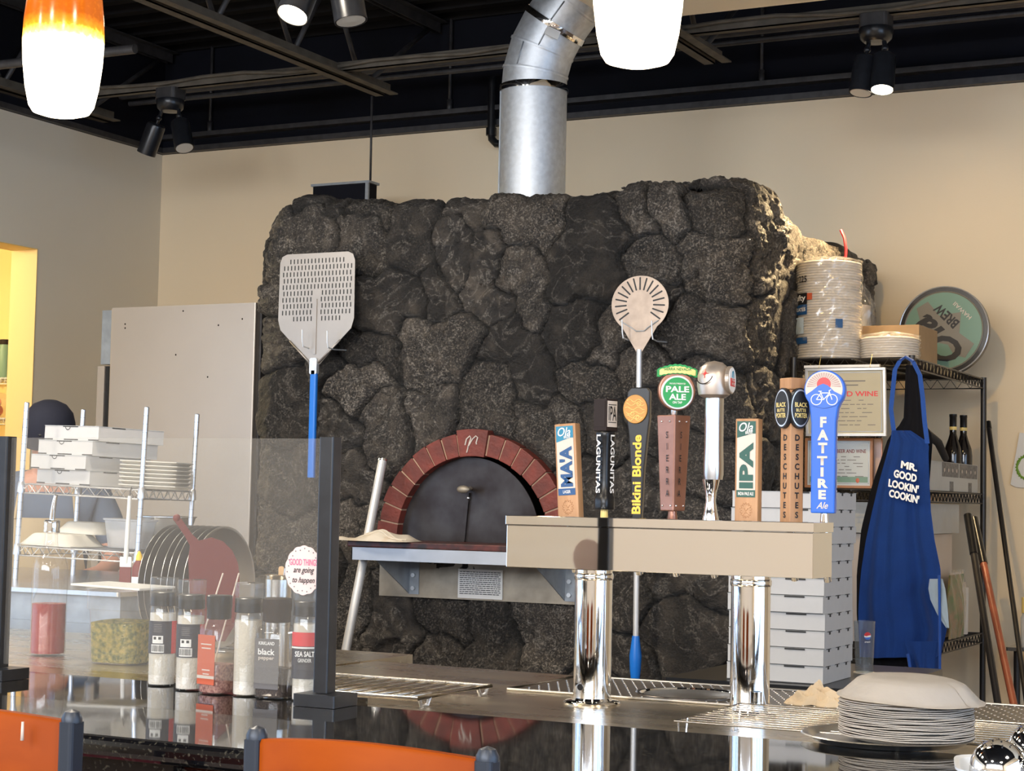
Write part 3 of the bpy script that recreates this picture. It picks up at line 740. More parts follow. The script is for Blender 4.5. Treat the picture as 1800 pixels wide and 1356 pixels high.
def path_s(s, r=.075):
    X = Y = 0; K = 9
    for k in range(K):
        x, y = path(s+r*(2*(k+.5)/K-1)); X = X+x/K; Y = Y+y/K
    x0, y0 = path(s-r); x1, y1 = path(s+r); tx, ty = x1-x0, y1-y0; l = np.hypot(tx, ty)
    return X, Y, ty/l, -tx/l      # outward normal
def top_z(s):
    px = [(478,368),(500,360),(520,350),(540,343),(565,341),(590,352),(608,348),(655,345),(700,356),(740,351),(780,351),(860,345),(940,343),(985,339),(1000,342),(1060,335),(1095,330),(1105,322),(1135,319),(1148,331),(1170,322),(1195,327),(1203,335),(1240,327),(1285,322)]
    S = [-.8]; Z = [2.57]
    for x, y in px: q = onY(x, y, OY0+.02); S.append(q.x-OX0); Z.append(q.z)
    for x, y in ((1330,321),(1348,336),(1365,341),(1395,356),(1418,378),(1428,394),(1450,396),(1470,403),(1500,420),(1526,432)): q = onX(x, y, OX1+.02); S.append(OX1-OX0+q.y-OY0); Z.append(q.z)
    o = np.argsort(S); return np.interp(s, np.array(S)[o], np.array(Z)[o])
# grid: vertical face then over the rounded top edge
ds = .0085
s_ax = np.arange(-.72, OX1-OX0+OY1-OY0+.05, ds); t_ax = np.arange(.45, 2.62+.42, ds)
Sg, Tg = np.meshgrid(s_ax, t_ax); s = Sg.ravel(); t = Tg.ravel()
h, tint, grain, joint = stone_field(s, t)
X, Y, NX, NY = path_s(s); HZ = top_z(s)-.055
def prof(t, H, r=.06):
    I = Zz = 0
    for k in range(9):
        tt = t+r*(2*(k+.5)/9-1); I = I+np.maximum(0, tt-H)/9; Zz = Zz+np.minimum(tt, H)/9
    a = np.clip((t-(H-r))/(2*r), 0, 1); return I, Zz, np.cos(a*PI/2), np.sin(a*PI/2)
I, Zz, nh, nz = prof(t, HZ)
side = np.clip((s-(OX1-OX0)-.25)/.3, 0, 1); lside = np.clip((.10-s)/.15, 0, 1)
h = h*(1-.45*side-.4*lside)-.035*side-.045*lside+.03                     # joints stand a little proud of the plane
# low flare towards the foot of the left side
fl = np.clip((1.9-t)/1.0, 0, 1)*np.clip((.25-s)/.5, 0, 1)*.05
dA = np.hypot(X-ACX, t-ACZ); near = np.clip((dA-AR+.02)/.06, 0, 1); onf = (s > .05) & (s < OX1-OX0-.05)
h = np.where(onf & (t > ACZ-.02), np.minimum(h, .02+.08*near), h)
bx = X+NX*(h*nh-I+fl); by = Y+NY*(h*nh-I+fl); bz = Zz+h*nz*.8
nS, nT = len(s_ax), len(t_ax)
idx = np.arange(nS*nT).reshape(nT, nS)
quads = np.stack([idx[:-1, :-1], idx[:-1, 1:], idx[1:, 1:], idx[1:, :-1]], -1).reshape(-1, 4)
cxq = bx[quads].mean(1); czq = bz[quads].mean(1); sq = s[quads].mean(1)
hole = (sq > .1) & (sq < OX1-OX0-.1) & (((np.hypot(cxq-ACX, czq-ACZ) < AR-.03) & (czq > ACZ-.01)) | ((np.abs(cxq-ACX) < AR-.03) & (czq > 1.19) & (czq < ACZ)))
quads = quads[~hole]
oven = thing('stone_pizza_oven', 'tall pizza oven clad in dark lava stone with a red brick arch', 'oven', (ACX, OY0, 0))
me = bpy.data.meshes.new('stone_cladding'); O = Vector(oven.location)
me.from_pydata(np.stack([bx-O.x, by-O.y, bz], 1).tolist(), [], quads.tolist()); me.update()
ca = me.color_attributes.new('stone', 'FLOAT_COLOR', 'POINT')
ca.data.foreach_set('color', np.stack([tint, grain, joint, np.ones_like(tint)], 1).ravel())
me.materials.append(MATS['lava_stone']); me.polygons.foreach_set('use_smooth', [True]*len(me.polygons))
o = bpy.data.objects.new('stone_cladding', me); COL.objects.link(o); o.parent = oven
# core behind the cladding: back, top and foot
MB().box((OX0-O.x+.01, .62, 0), (OX1-O.x-.01, OY1-OY0, 2.50)).box((OX0-O.x+.01, .0, 0), (OX1-O.x-.01, .62, 1.15)).box((OX0-O.x+.01, .1, 1.8), (OX1-O.x-.01, .62, 2.50)).box((OX0-O.x+.01, .01, 1.15), (-.46, .62, 1.8)).box((.46, .01, 1.15), (OX1-O.x-.01, .62, 1.8)).build('core', 'oven_black', oven)
# brick arch
def sector(a0, a1, r0, r1, n=3):
    pts = []
    for k in range(n+1): a = math.radians(a0+(a1-a0)*k/n); pts.append((r1*math.cos(a), ACZ+r1*math.sin(a)))
    for k in range(n+1): a = math.radians(a1+(a0-a1)*k/n); pts.append((r0*math.cos(a), ACZ+r0*math.sin(a)))
    return pts
YA = 6.125-OY0
nb = 8
for side in (0, 1):
    b = MB()
    for k in range(nb):
        w_ = 80.0/nb; a0 = 100+k*w_+.45 if side else 80-(k+1)*w_+.45; a1 = a0+w_-.9
        b.prism(sector(a0, a1, AR-.088+random.uniform(-.002, .002), AR+random.uniform(-.004, .003)), YA+random.uniform(-.002, .003), YA+.2)
    b.build('arch_bricks', 'brick', oven, bevel=.003)
MB().prism(sector(80.7, 99.3, AR-.092, AR+.012), YA-.006, YA+.2).build('keystone', 'brick', oven, bevel=.003)
MB().prism(sector(0, 180, AR-.085, AR-.006, 40), YA+.006, YA+.19).build('mortar_bed', 'mortar', oven)
kz = ACZ+AR-.045
pth = [(-.028, kz-.005), (-.022, kz+.018), (-.008, kz+.030), (-.003, kz+.022), (-.012, kz-.004), (-.020, kz-.034), (-.012, kz-.008), (.004, kz+.018), (.018, kz+.030), (.026, kz+.024), (.020, kz+.004), (.022, kz-.002)]
tag(MB().tube([(x, YA-.008, z) for x, z in pth], .0026, 6).build('chalk_mark', 'ink_cream', oven), 'pale handwritten squiggle on the keystone')
# dark dome inside
b = MB(); pr = [(.335*math.cos(a), .33*math.sin(a)) for a in np.linspace(0, PI/2, 10)]
b.grid(lambda u, v: (.345*math.cos(PI*u), .02+v*.55, ACZ+.335*math.sin(PI*u)), 24, 6)
b.box((-.36, .57, 1.2), (.36, .60, 1.7)); b.box((-.40, .0, 1.17), (.40, .6, 1.245)); b.build('oven_chamber', 'oven_black', oven, recalc=False)
# steel door resting in the mouth, a little left of centre
DXc = -3.318-O.x; b = MB()
b.prism([(DXc+.302, ACZ-.012)]+disc_pts(DXc, ACZ+.012, .302, .308, 36, 0, 180, True)+[(DXc-.302, ACZ-.012)], YA+.045, YA+.052, T=None)
door = b.build('oven_door', 'door_steel', oven)
MB().cyl((DXc+.005, YA+.045, 1.462), (DXc+.005, YA-.01, 1.455), .008, 8).sphere((DXc+.005, YA-.015, 1.458), (.028, .014, .015), 12, 8).build('door_handle', 'galv_dirty', door)
MB().prism([(DXc-.014, 1.445), (DXc+.004, 1.445), (DXc-.012, 1.255), (DXc-.030, 1.255)], YA+.034, YA+.0455).build('latch_bar', 'door_steel', door)
MB().sphere((DXc, YA+.038, 1.425), .007).build('latch_pin', 'satin', door)
# hearth shelf
HY0 = 5.85-OY0; hx0 = onY(618, 962, 5.85).x-O.x; hx1 = .43; hz = onY(618, 962, 5.85).z
MB().box((hx0-.028, HY0+.012, hz+.001), (hx1+.03, .02, hz+.024)).box((-.40, -.02, hz+.001), (.40, .3, hz+.024)).build('hearth_slab', 'hearth', oven, bevel=.004)
hb = onY(618, 984, 5.85).z
MB().box((hx0, HY0, hb), (hx1, HY0+.004, hz)).box((hx0, HY0, hb), (hx0+.004, 0, hz)).box((hx1-.004, HY0, hb), (hx1, 0, hz)).box((hx0+.004, HY0+.004, hz-.004), (hx1-.004, 0, hz)).build('shelf_tray', 'shelf_edge', oven)
pz0 = onY(670, 1047, 6.15).z; px0 = -3.69-O.x; px1 = px0+.86
MB().box((px0, -.085, pz0), (px1, -.06, hz-.006)).build('back_plate', 'galv_dirty', oven)
for xb, s_ in ((px0+.135, -1), (px1-.06, 1)):
    MB().prism([(HY0+.03, hb-.001), (-.086, hb-.001), (-.086, pz0+.012)], xb, xb+.004, 'YZ').box((xb, -.090, pz0+.012), (xb+.045, -.086, hb-.001)).build('bracket', 'galv_dull', oven)
    for zz in (.035, .085): MB().cyl((xb+.022, -.092, pz0+zz), (xb+.022, -.099, pz0+zz), .009, 6).build('bolt', 'galv', oven)
c0 = onY(806, 1000, 6.13); c1 = onY(883, 1055, 6.13)
pl = MB().box((c0.x-O.x, -.092, c1.z), (c1.x-O.x, -.086, c0.z)).build('rating_plate', 'paper', oven)
b = MB(); z = c0.z-.012
while z > c1.z+.012:
    x = c0.x-O.x+.008
    while x < c1.x-O.x-.014:
        w_ = random.uniform(.006, .02); b.box((x, -.0935, z), (min(x+w_, c1.x-O.x-.008), -.0925, z+.0028)); x += w_+.003
    z -= .0075
b.build('plate_print', 'ink_black', pl)
# ---- cloth on the hearth
t = thing('kitchen_cloth', 'stained folded cloth lying on the left end of the oven shelf', 'cloth', (onY(665, 945, 5.95).x, 5.95, hz+.024))
def clothf(u, v, k=0):
    x = -.165+.345*u+.012*math.sin(5*v); wid = .035+.085*min(1, u*1.7)**.8; y = -.055+wid*(v*2-1)*.8
    env = (math.sin(PI*min(1, max(0, v)))**.45)*(min(1, u*9)**.5)*(min(1, (1-u)*10)**.5)
    z_ = .008+.030*math.exp(-((u-.66)/.22)**2)+.007*math.sin(11*u+5*v)+.005*math.sin(23*u-9*v)+.006*k
    return (x, y, .001+max(0.002, z_)*env)
MB().grid(lambda u, v: clothf(u, v), 60, 30).build('cloth_body', 'cloth', t, recalc=False)
for k in (1, 2):
    pts = [Vector(clothf(u, .10+.10*k+.05*math.sin(4*u+k)))+Vector((0, -.002, .002)) for u in np.linspace(.35, .97, 24)]
    MB().tube(pts, [.0022+.002*math.sin(PI*i/23) for i in range(24)], 8).build('hem_fold', 'cloth', t)
# ---- leaning tube
a = onY(673, 808, 6.06); c = onY(603, 1168, 5.80); d = (c-a); e = a+d*(a.z-.0)/(a.z-c.z)
t = thing('steel_tube', 'shiny steel tube leaning beside the oven shelf', 'tube', (e.x, e.y, 0))
MB().tube([(0, 0, .0), a-Vector((e.x, e.y, 0))], .017, 20).build('tube_shaft', 'pole_alu', t)
MB().tube([(a-e)*.995, (a-e)*1.0], .0185, 20).build('tube_rim', 'chrome', t)

# ------------------------------------------------------------------ pizza peels
YP = 6.05
q = onY(557, 640, YP); hx = q.x
t = thing('pizza_peel', 'large perforated square peel with blue handle hung on the stones', 'pizza peel', (hx, YP, q.z))
S_ = lambda x, y: ((onY(x, y, YP).x-hx), (onY(x, y, YP).z-q.z))
# blade: plate with real slots (bmesh boolean-free: rows of strips)
cxp = S_(557, 520)[0]; L_, R_ = S_(491, 500)[0], S_(624, 500)[0]; T_, = (S_(557, 445)[1],); B_ = S_(557, 570)[1]
W_ = R_-L_; cx_ = (L_+R_)/2
out = []
for (x, z) in ((R_-.035, T_), (R_-.012, T_-.010), (R_-.002, T_-.035), (R_, B_+.02), (R_-.012, B_-.02), (cx_+.10, B_-.082), (cx_+.025, B_-.16), (cx_-.025, B_-.16), (cx_-.10, B_-.082), (L_+.012, B_-.02), (L_, B_+.02), (L_+.002, T_-.035), (L_+.012, T_-.010), (L_+.035, T_)): out.append((x, z))
bl = MB().prism(out, -.0015, .0015).build('blade', 'peel_alu', t, bevel=.0006)
b = MB(); rows = 10; rz = (T_-.028-(B_+.0))/rows
for r_ in range(rows):
    z1 = T_-.022-r_*rz; n_ = 20 if r_ not in (0, 9) else (16 if r_ == 0 else 14)
    for k in range(n_):
        x = cx_+(k-(n_-1)/2)*W_/21.5+(.25 if r_ % 2 else -.25)*W_/21.5*0
        x += (W_/43 if r_ % 2 else 0)*(.5)
        if r_ >= 5 and abs(x-cx_) < .020+.0*r_: continue
        b.box((x-.0022, -.0024, z1-rz*.72), (x+.0022, .0024, z1))
sl_ = b.build('slot', 'ink_black', bl)
tag(sl_, None, None, None, 'stuff')
MB().box((cx_-.006, -.006, B_-.12), (cx_+.006, -.001, B_+.10)).build('stiffener', 'peel_alu', t)
for s_ in (-1, 1): MB().tube([(cx_+s_*.118, -.003, B_-.065), (cx_+s_*.02, -.006, B_-.155)], .004, 8).build('folded_edge', 'peel_alu', t)
MB().rbox((cx_-.017, -.012, B_-.20), (cx_+.017, .006, B_-.135), .008, axis=1).build('socket', 'galv', t)
zb_ = S_(558, 840)[1]
MB().rbox((cx_-.015, -.012, zb_), (cx_+.015, .008, B_-.185), .007).build('handle', 'blue_paint', t)
# wire hooks
def hook(px, py, l, up, Y=YP):
    q = onY(px, py, Y-.03); p = thing('wire_hook', l, 'hook', (q.x, Y-.03, q.z), group='wire hooks holding the peels')
    MB().tube([(0.0, .12, -.03), (0, .03, -.035), (0, -.012, -.03), (-.002, -.016, -.01), (-.004*up, -.016, .035)], .0028, 8).build('hook_wire', 'galv', p)
hook(536, 596, 'left of the two wire hooks under the square peel', 1); hook(580, 598, 'right of the two wire hooks under the square peel', 1)
# round turning peel
q = onY(1123, 610, YP); hx = q.x
t = thing('turning_peel', 'small round slotted turning peel hung on the stones', 'pizza peel', (hx, YP, q.z))
rc = onY(1125, 535, YP); cz = rc.z-q.z; cx_ = rc.x-hx; R_ = .112
bl = MB().prism(disc_pts(cx_, cz, R_, R_*.93, 44, -52, 232, True)+[(cx_-.012, cz-.172), (cx_+.012, cz-.172)], -.0015, .0015).build('blade', 'peel_tan', t, bevel=.0006)
for k in range(17):
    a = math.radians(-35+k*250/16); c_, s_ = math.cos(a), math.sin(a)
    T = Matrix(((c_, 0, -s_, cx_), (0, 1, 0, 0), (s_, 0, c_, cz), (0, 0, 0, 1)))
    o = MB().rbox((R_*.46, -.0024, -.0028), (R_*.88, .0024, .0028), .0026, axis=1).build('slot', 'ink_black', bl); o.data.transform(T)
MB().tube([(cx_-.075, -.004, cz-.06), (cx_-.03, -.005, cz-.085), (cx_-.012, -.005, cz-.098), (cx_+.02, -.005, cz-.098), (cx_+.035, -.005, cz-.085), (cx_+.075, -.004, cz-.06)], .0022, 6).build('wire_clip', 'galv', t)
z1 = onY(1112, 1118, YP).z-q.z; z2 = onY(1112, 1202, YP).z-q.z
MB().cyl((cx_, 0, cz-.165), (cx_+.004, 0, z1), .0105, 12).build('pole', 'pole_alu', t)
MB().tube([(cx_+.004, 0, z1), (cx_+.004, 0, z1-.07), (cx_+.004, 0, z2+.05), (cx_+.004, 0, z2)], [.013, .022, .020, .014], 16).build('grip', 'blue_paint', t)
hook(1098, 580, 'left of the two wire hooks holding the round peel', 1); hook(1150, 582, 'right of the two wire hooks holding the round peel', 1)

# ------------------------------------------------------------------ fridge left of the oven
FY = 6.42; fx0, fx1 = onY(196, 537, FY).x, onY(450, 532, FY).x; fz = onY(450, 532, FY).z
t = thing('reach_in_fridge', 'tall stainless reach-in fridge standing left of the stone oven', 'fridge', ((fx0+fx1)/2, FY, 0))
hw = (fx1-fx0)/2
MB().rbox((-hw, 0, .12), (hw, .78, fz), .006).build('cabinet', 'fridge_steel', t)
MB().box((hw+.0005, .03, .12), (hw+.012, .78, fz-.004)).build('shade_panel', 'black_steel', t)  # black sheet over the steel side, standing in for shade in the gap
zs_ = onY(190, 641, FY).z
MB().box((-hw-.075, .03, zs_+.004), (-hw-.001, .76, fz-.006)).build('control_housing', 'galv_dull', t)
d = MB().box((-hw-.075, .01, .16), (-hw-.035, .77, zs_-.006)).build('door', 'fridge_steel', t)
MB().box((-hw-.034, .02, .16), (-hw-.002, .76, zs_-.006)).build('door_gasket', 'black_plastic', t)
MB().box((-hw+.02, .05, .0), (hw-.02, .74, .119)).build('plinth', 'black_steel', t)
for (x, y) in ((600+0, 0),): pass
b = MB()
for (px, py) in ((322, 547), (384, 572), (365, 663), (309, 624), (426, 561), (220, 570), (220, 577)):
    q = onY(px, py, FY); b.sphere((q.x-t.location.x, -.0005, q.z), (.004, .0015, .004), 8, 6)
tag(b.build('speck', 'brown_plastic', t), 'small dark specks on the steel side', None, None, 'stuff')

# ================================================================== THE BAR
GZ, SZ = 1.085, 1.045
# granite bar top with its base
t = thing('bar_counter', 'polished black granite bar top on a maroon bar front', 'counter', (-1.2, 2.27, 0))
BX0, BX1 = -2.9, 2.6
MB().rbox((BX0+1.2, -.27, GZ-.032), (BX1+1.2, .27, GZ), .012, axis=0).box((BX0+1.2, .255, GZ-.032), (-1.60+1.2, .362, GZ-.00005)).build('granite_top', 'granite', t)
MB().box((BX0+1.21, -.245, GZ-.062), (BX1+1.19, .24, GZ-.0325)).build('top_edge_lip', 'granite', t)
MB().box((BX0+1.25, -.10, .0), (BX1+1.15, .20, GZ-.0625)).build('bar_front', 'maroon', t)
# steel work counter behind the bar
SY1 = 3.56; SXL = -2.20
t = thing('steel_work_counter', 'stainless work counter behind the bar carrying the beer tower', 'counter', (-.4, 3.0, 0))
O = Vector(t.location)
MB().prism([(SXL-O.x, 2.636-O.y), (-1.597-O.x, 2.636-O.y), (-1.597-O.x, 2.545-O.y), (2.4, 2.545-O.y), (2.4, SY1-O.y-.12), (SXL-O.x+.02, SY1+.06-O.y)], SZ-.03, SZ, 'XY').build('steel_top', 'counter_steel', t)
MB().box((SXL-O.x+.03, -.35, .08), (2.38, .40, SZ-.031)).build('cabinet_body', 'steel', t)
MB().box((SXL-O.x+.06, -.38, .0), (2.35, .36, .079)).build('kick', 'black_steel', t)
t = thing('side_work_counter', 'lower steel counter at the left holding the syrup bottle and herb tub', 'counter', (-3.0, 2.95, 0))
MB().rbox((-.85, -.30, SZ-.03), (SXL+3.0-.003, .88, SZ), .004, axis=2).build('steel_top', 'counter_steel', t)
MB().box((-.83, -.28, .0), (SXL+3.0-.02, .84, SZ-.031)).build('cabinet_body', 'steel', t)
MB().box((-.85, -.312, SZ-.031), (SXL+3.0-.004, -.301, SZ+.012)).build('wooden_edge', 'pale_wood', t)

# perforated drain plates, sunk into the steel
q0 = onZ(892, 1214, SZ); q1 = onZ(958, 1189, SZ); xR = onZ(1500, 1232, SZ).x
t = thing('drain_plate', 'long perforated drain plate let into the steel behind the beer tower', 'drain', (q0.x, q0.y, SZ+.0008))
LX = 1.6; DY = q1.y-q0.y+.02
def frame_path(x0, y0, x1, y1, z, r=.003): return [(x0, y0, z), (x1, y0, z), (x1, y1, z), (x0, y1, z)]
MB().tube(frame_path(0, 0, LX, DY, .002), .0028, 8, closed=True).build('rim', 'satin', t)
MB().box((.004, .004, -.0005), (LX-.004, DY-.004, .0008)).build('plate', 'drain_dark', t)
b = MB()
for i in range(int(LX/.022)):
    for j in range(int(DY/.022)):
        x = .018+i*.022+(j % 2)*.011; y = .018+j*.022; b.lathe([(.0026, 0), (.0024, .0007), (.001, .0010)], (x, y, .0008), 8)
tag(b.build('holes', 'wire_steel', t), None, None, None, 'stuff')
q = onZ(1214, 1224, SZ)
MB().lathe([(.105, 0), (.108, .004), (.100, .004), (.098, .001)], (q.x-t.location.x, q.y-t.location.y, .001), 40).build('glass_rinser_ring', 'chrome', t)
MB().lathe([(.001, .002), (.09, .002), (.092, .0012)][::-1], (q.x-t.location.x, q.y-t.location.y, .001), 40).build('rinser_grate', 'satin', t)

# round-wire racks lying on the counter
def wire_grate(name, label, c, ax, ay, w, d, n, z, H=.012, wires='y', r=.0018, feet=True):
    t = thing(name, label, 'grate', (c.x, c.y, z)); t.rotation_euler = (0, 0, math.atan2(ax.y, ax.x))
    MB().tube([(0, 0, H), (w, 0, H), (w, d, H), (0, d, H)], r*1.7, 8, closed=True).build('rim', 'wire_steel', t)
    for k in range(1, n):
        if wires == 'y': a, e = (w*k/n, 0, H), (w*k/n, d, H)
        else: a, e = (0, d*k/n, H), (w, d*k/n, H)
        MB().cyl(a, e, r, 6).build('wire', 'wire_steel', t)
    if feet:
        for x in (0.002, w-.002):
            MB().tube([(x, .01, H), (x, .018, .002), (x, .04, .0015), (x, .05, H)], r*1.5, 8).build('foot', 'wire_chrome', t)
            MB().tube([(x, d-.05, H), (x, d-.04, .0015), (x, d-.018, .002), (x, d-.01, H)], r*1.5, 8).build('foot', 'wire_chrome', t)
    return t
a = onZ(520, 1192, SZ+.015); c = onZ(862, 1221, SZ+.015); e = onZ(800, 1250, SZ+.015)
wire_grate('cooling_rack', 'wire cooling rack lying on the steel left of the beer tower', Vector((-2.02, 2.86, 0)), Vector((1, 0, 0)), None, .385, .285, 12, SZ, H=.016, r=.0024)
q = onZ(1160, 1285, SZ+.05)
z_ = SZ+.0
wg = wire_grate('drip_rack', 'shiny wire drip rack between the beer tower and the plates', Vector((-1.045, 2.62, 0)), Vector((1, 0, 0)), None, .52, .30, 11, SZ, H=.043, wires='x', r=.0009)
MB().lathe([(.011, 0), (.011, .02), (.009, .02), (.009, 0)], (.03, .285, .046), 16).build('corner_ring', 'chrome', wg)

# ------------------------------------------------------------------ beer tower
TY = 3.118; tx0, tx1 = -1.558, -.964; tz0, tz1 = 1.295, 1.392; ty0, ty1 = 3.048, 3.160
t = thing('beer_tower', 'polished steel beer tower with a long box on two round columns', 'beer tower', (-1.27, TY, SZ))
O = Vector(t.location)
MB().box((tx0-O.x, ty0-O.y, tz0-O.z), (tx1-O.x, ty1-O.y, tz1-.018-O.z)).build('tap_box', 'mirror_steel', t, bevel=.0012)
MB().box((tx0-O.x-.002, ty0-O.y-.002, tz1-.0175-O.z), (tx1-O.x+.002, ty1-O.y+.002, tz1-O.z)).build('box_lid', 'mirror_steel', t, bevel=.001)
for px, yy in ((1030, TY), (1318, TY)):
    x = onZ(px, 1240 if px < 1100 else 1262, SZ).x if px < 1100 else onY(px, 1200, yy).x
    x -= O.x
    c = MB().lathe([(.0352, .004), (.0352, tz0-O.z-.012), (.0352, tz0-O.z-.0005)], (x, yy-O.y, 0), 48).build('column', 'chrome', t)
    MB().lathe([(.052, 0), (.053, .003), (.050, .006), (.038, .0075), (.0355, .012)], (x, yy-O.y, 0), 48).build('base_flange', 'chrome', t)
    MB().lathe([(.0356, 0), (.037, .003), (.037, .010), (.0356, .013)], (x, yy-O.y, tz0-O.z-.02), 48).build('collar', 'chrome', t)
    if px < 1100:
        MB().lathe([(.006, 0), (.006, .002), (.002, .002)], n=16, T=Matrix.Translation((x-.008, yy-O.y-.034, .033)) @ Matrix.Rotation(PI/2, 4, 'X')).build('set_screw', 'black_plastic', t)
HY = 3.20; HZ0 = 1.386
def hx(px): return onY(px, 905, HY).x
for px in (1004, 1062, 1117, 1182, 1249, 1315, 1391, 1449):
    x = hx(px)-O.x
    MB().cyl((x, ty1-O.y, 1.345-O.z), (x, HY-O.y, 1.352-O.z), .010, 14).cyl((x, HY-O.y+.004, 1.325-O.z), (x, HY-O.y, HZ0-.001-O.z), .009, 14).cyl((x, HY-O.y, 1.33-O.z), (x, HY-O.y+.025, 1.285-O.z), .007, 12).build('faucet', 'chrome', t)

# ------------------------------------------------------------------ tap handles
MPX, MPZ = .00118, .001075         # metres per photo pixel at the handles (across, up)
def handle(px, label, rz=0, tilt=0, name='tap_handle'):
    t = thing(name, label, 'tap handle', (hx(px), HY, HZ0), group='beer tap handles on the tower'); t.rotation_euler = (0, tilt, rz); return t
def ola(px, label, word, sub, c1, c2, top, tilt):
    t = handle(px, label, 0, tilt); H = top*MPZ; w = .0225; d = .012
    MB().box((-w, -d, 0), (w, d, H)).build('wood_block', 'wood', t, bevel=.003)
    y = -d-.0008
    s = MB().box((-w+.004, y, H*.25), (w-.005, -d, H-.005)).build('label_panel', 'ink_cream', t)
    MB().prism([(-w+.004, H-.005), (w-.005, H-.005), (w-.005, H-.028), (w-.012, H-.028), (-w+.004, H-.036)], y-.0006, y).build('top_band', c1, t)
    MB().box((-w+.004, y-.0006, H*.25), (w-.005, y, H*.25+.013)).build('bottom_band', c2, t)
    text('Ola', 'ink_white', t, (-.001, y-.0008, H-.016), .027, .017, shear=.3, bold=.01)
    text('BREW', 'ink_white', t, (.005, y-.0008, H-.0265), .014, .005)
    text(word, c2, t, (0, y-.0003, H*.25+.013+(H*.75-.054)/2), .027, H*.75-.060, ang=PI/2, bold=.05)
    text(sub, 'ink_white', t, (0, y-.001, H*.25+.0065), .030 if len(sub) > 5 else .016, .006)
    # burnt lion mark
    b = MB(); cz = H*.125
    for k in range(14):
        a = 2*PI*k/14; b.tube([(.008*math.cos(a), -d-.0003, cz+.010*math.sin(a)), (.0125*math.cos(a+.2), -d-.0003, cz+.0145*math.sin(a+.2)), (.010*math.cos(a+.45), -d-.0003, cz+.012*math.sin(a+.45))], .0004, 4)
    b.tube([(-.004, -d-.0003, cz+.004), (0, -d-.0003, cz-.002), (.004, -d-.0003, cz+.004)], .0005, 4); b.tube([(-.003, -d-.0003, cz-.006), (0, -d-.0003, cz-.004), (.003, -d-.0003, cz-.006)], .0005, 4)
    b.build('burnt_mark', 'burn', t)
    return t
ola(1004, "wooden tap handle with a blue MA'A lager label, first from the left", "MA'A", 'LAGER', 'teal', 'navy_ink', 172, -.065)
ola(1315, 'wooden tap handle with a green IPA label, sixth from the left', 'IPA', 'INDIA PALE ALE', 'dark_green', 'dark_green', 180, .0)
# black square-headed handle
t = handle(1062, 'black tap handle with a boxy IPA head, second from the left', rz=-.33)
MB().lathe([(.006, 0), (.0075, .004), (.007, .022)], n=16).build('ferrule', 'pale_gold', t)
k_ = .78
MB().lathe([(.0205*k_, .020), (.022*k_, .023), (.022*k_, .044), (.0195*k_, .047), (.0185*k_, .075), (.0175*k_, .10), (.0185*k_, .14), (.0215*k_, .160), (.0225*k_, .166), (.021*k_, .169)], n=40, sq=3.2).build('shaft', 'black_plastic', t)
MB().box((-.0165, -.0165, .170), (.0165, .0165, .232)).build('head', 'brown_plastic', t, bevel=.0015)
MB().box((.0166, -.0135, .178), (.0172, .0135, .228)).build('head_label', 'ink_cream', t)
MB().box((-.0135, -.0172, .178), (.0135, -.0166, .228)).build('head_label', 'brown_plastic', t)
text('IPA', 'ink_black', t, (.0173, 0, .204), .022, .028, u=(0, 1, 0), bold=.01)
MB().box((.0172, -.011, .186), (.0175, .011, .1875)).box((.0172, -.011, .220), (.0175, .011, .2215)).build('label_rule', 'ink_black', t)
text('LAGUNITAS', 'ink_white', t, (0, -.0185, .107), .011, .112, ang=-PI/2, bold=.02)
text('LAGUNITAS', 'ink_white', t, (.0185, 0, .107), .011, .112, u=(0, 1, 0), ang=-PI/2, bold=.02)
# black paddle with amber disc
t = handle(1117, 'black paddle tap handle with an amber disc and yellow Bikini Blonde lettering', rz=.18)
H = 236*MPZ
pts = [(-.009, 0), (.009, 0), (.013, .10), (.0175, .150), (.020, .175), (.022, .190), (.022, H-.008), (.016, H), (-.014, H), (-.022, H-.010), (-.022, .190), (-.018, .165), (-.013, .10)]
MB().prism([(x+.004, z) for x, z in pts], -.008, .010).build('paddle', 'black_plastic', t, bevel=.002)
MB().prism(disc_pts(-.001, .212, .0235, .0275, 36), -.0125, -.008).build('disc', 'gold', t, bevel=.0008)
b = MB()
for k, (z, a) in enumerate(((.228, .0), (.221, .3), (.213, .1), (.205, .5), (.198, .2), (.192, .6))):
    hw_ = .019*math.sqrt(max(.05, 1-((z-.212)/.027)**2))
    b.tube([(-.001-hw_+2*hw_*u/10, -.0128, z+.0028*math.sin(u*1.1+a*5)) for u in range(11)], .0007, 4)
for (x, z, r_) in ((.006, .222, .004), (-.006, .203, .0035), (.004, .196, .003)): b.tube([(x+r_*math.cos(a), -.0128, z+r_*math.sin(a)) for a in np.linspace(0, 2*PI, 12)], .0006, 4)
b.build('disc_pattern', 'pale_gold', t)
text('Bikini Blonde', 'yellow_ink', t, (.003, -.0083, .088), .017, .150, ang=PI/2, bold=.03)
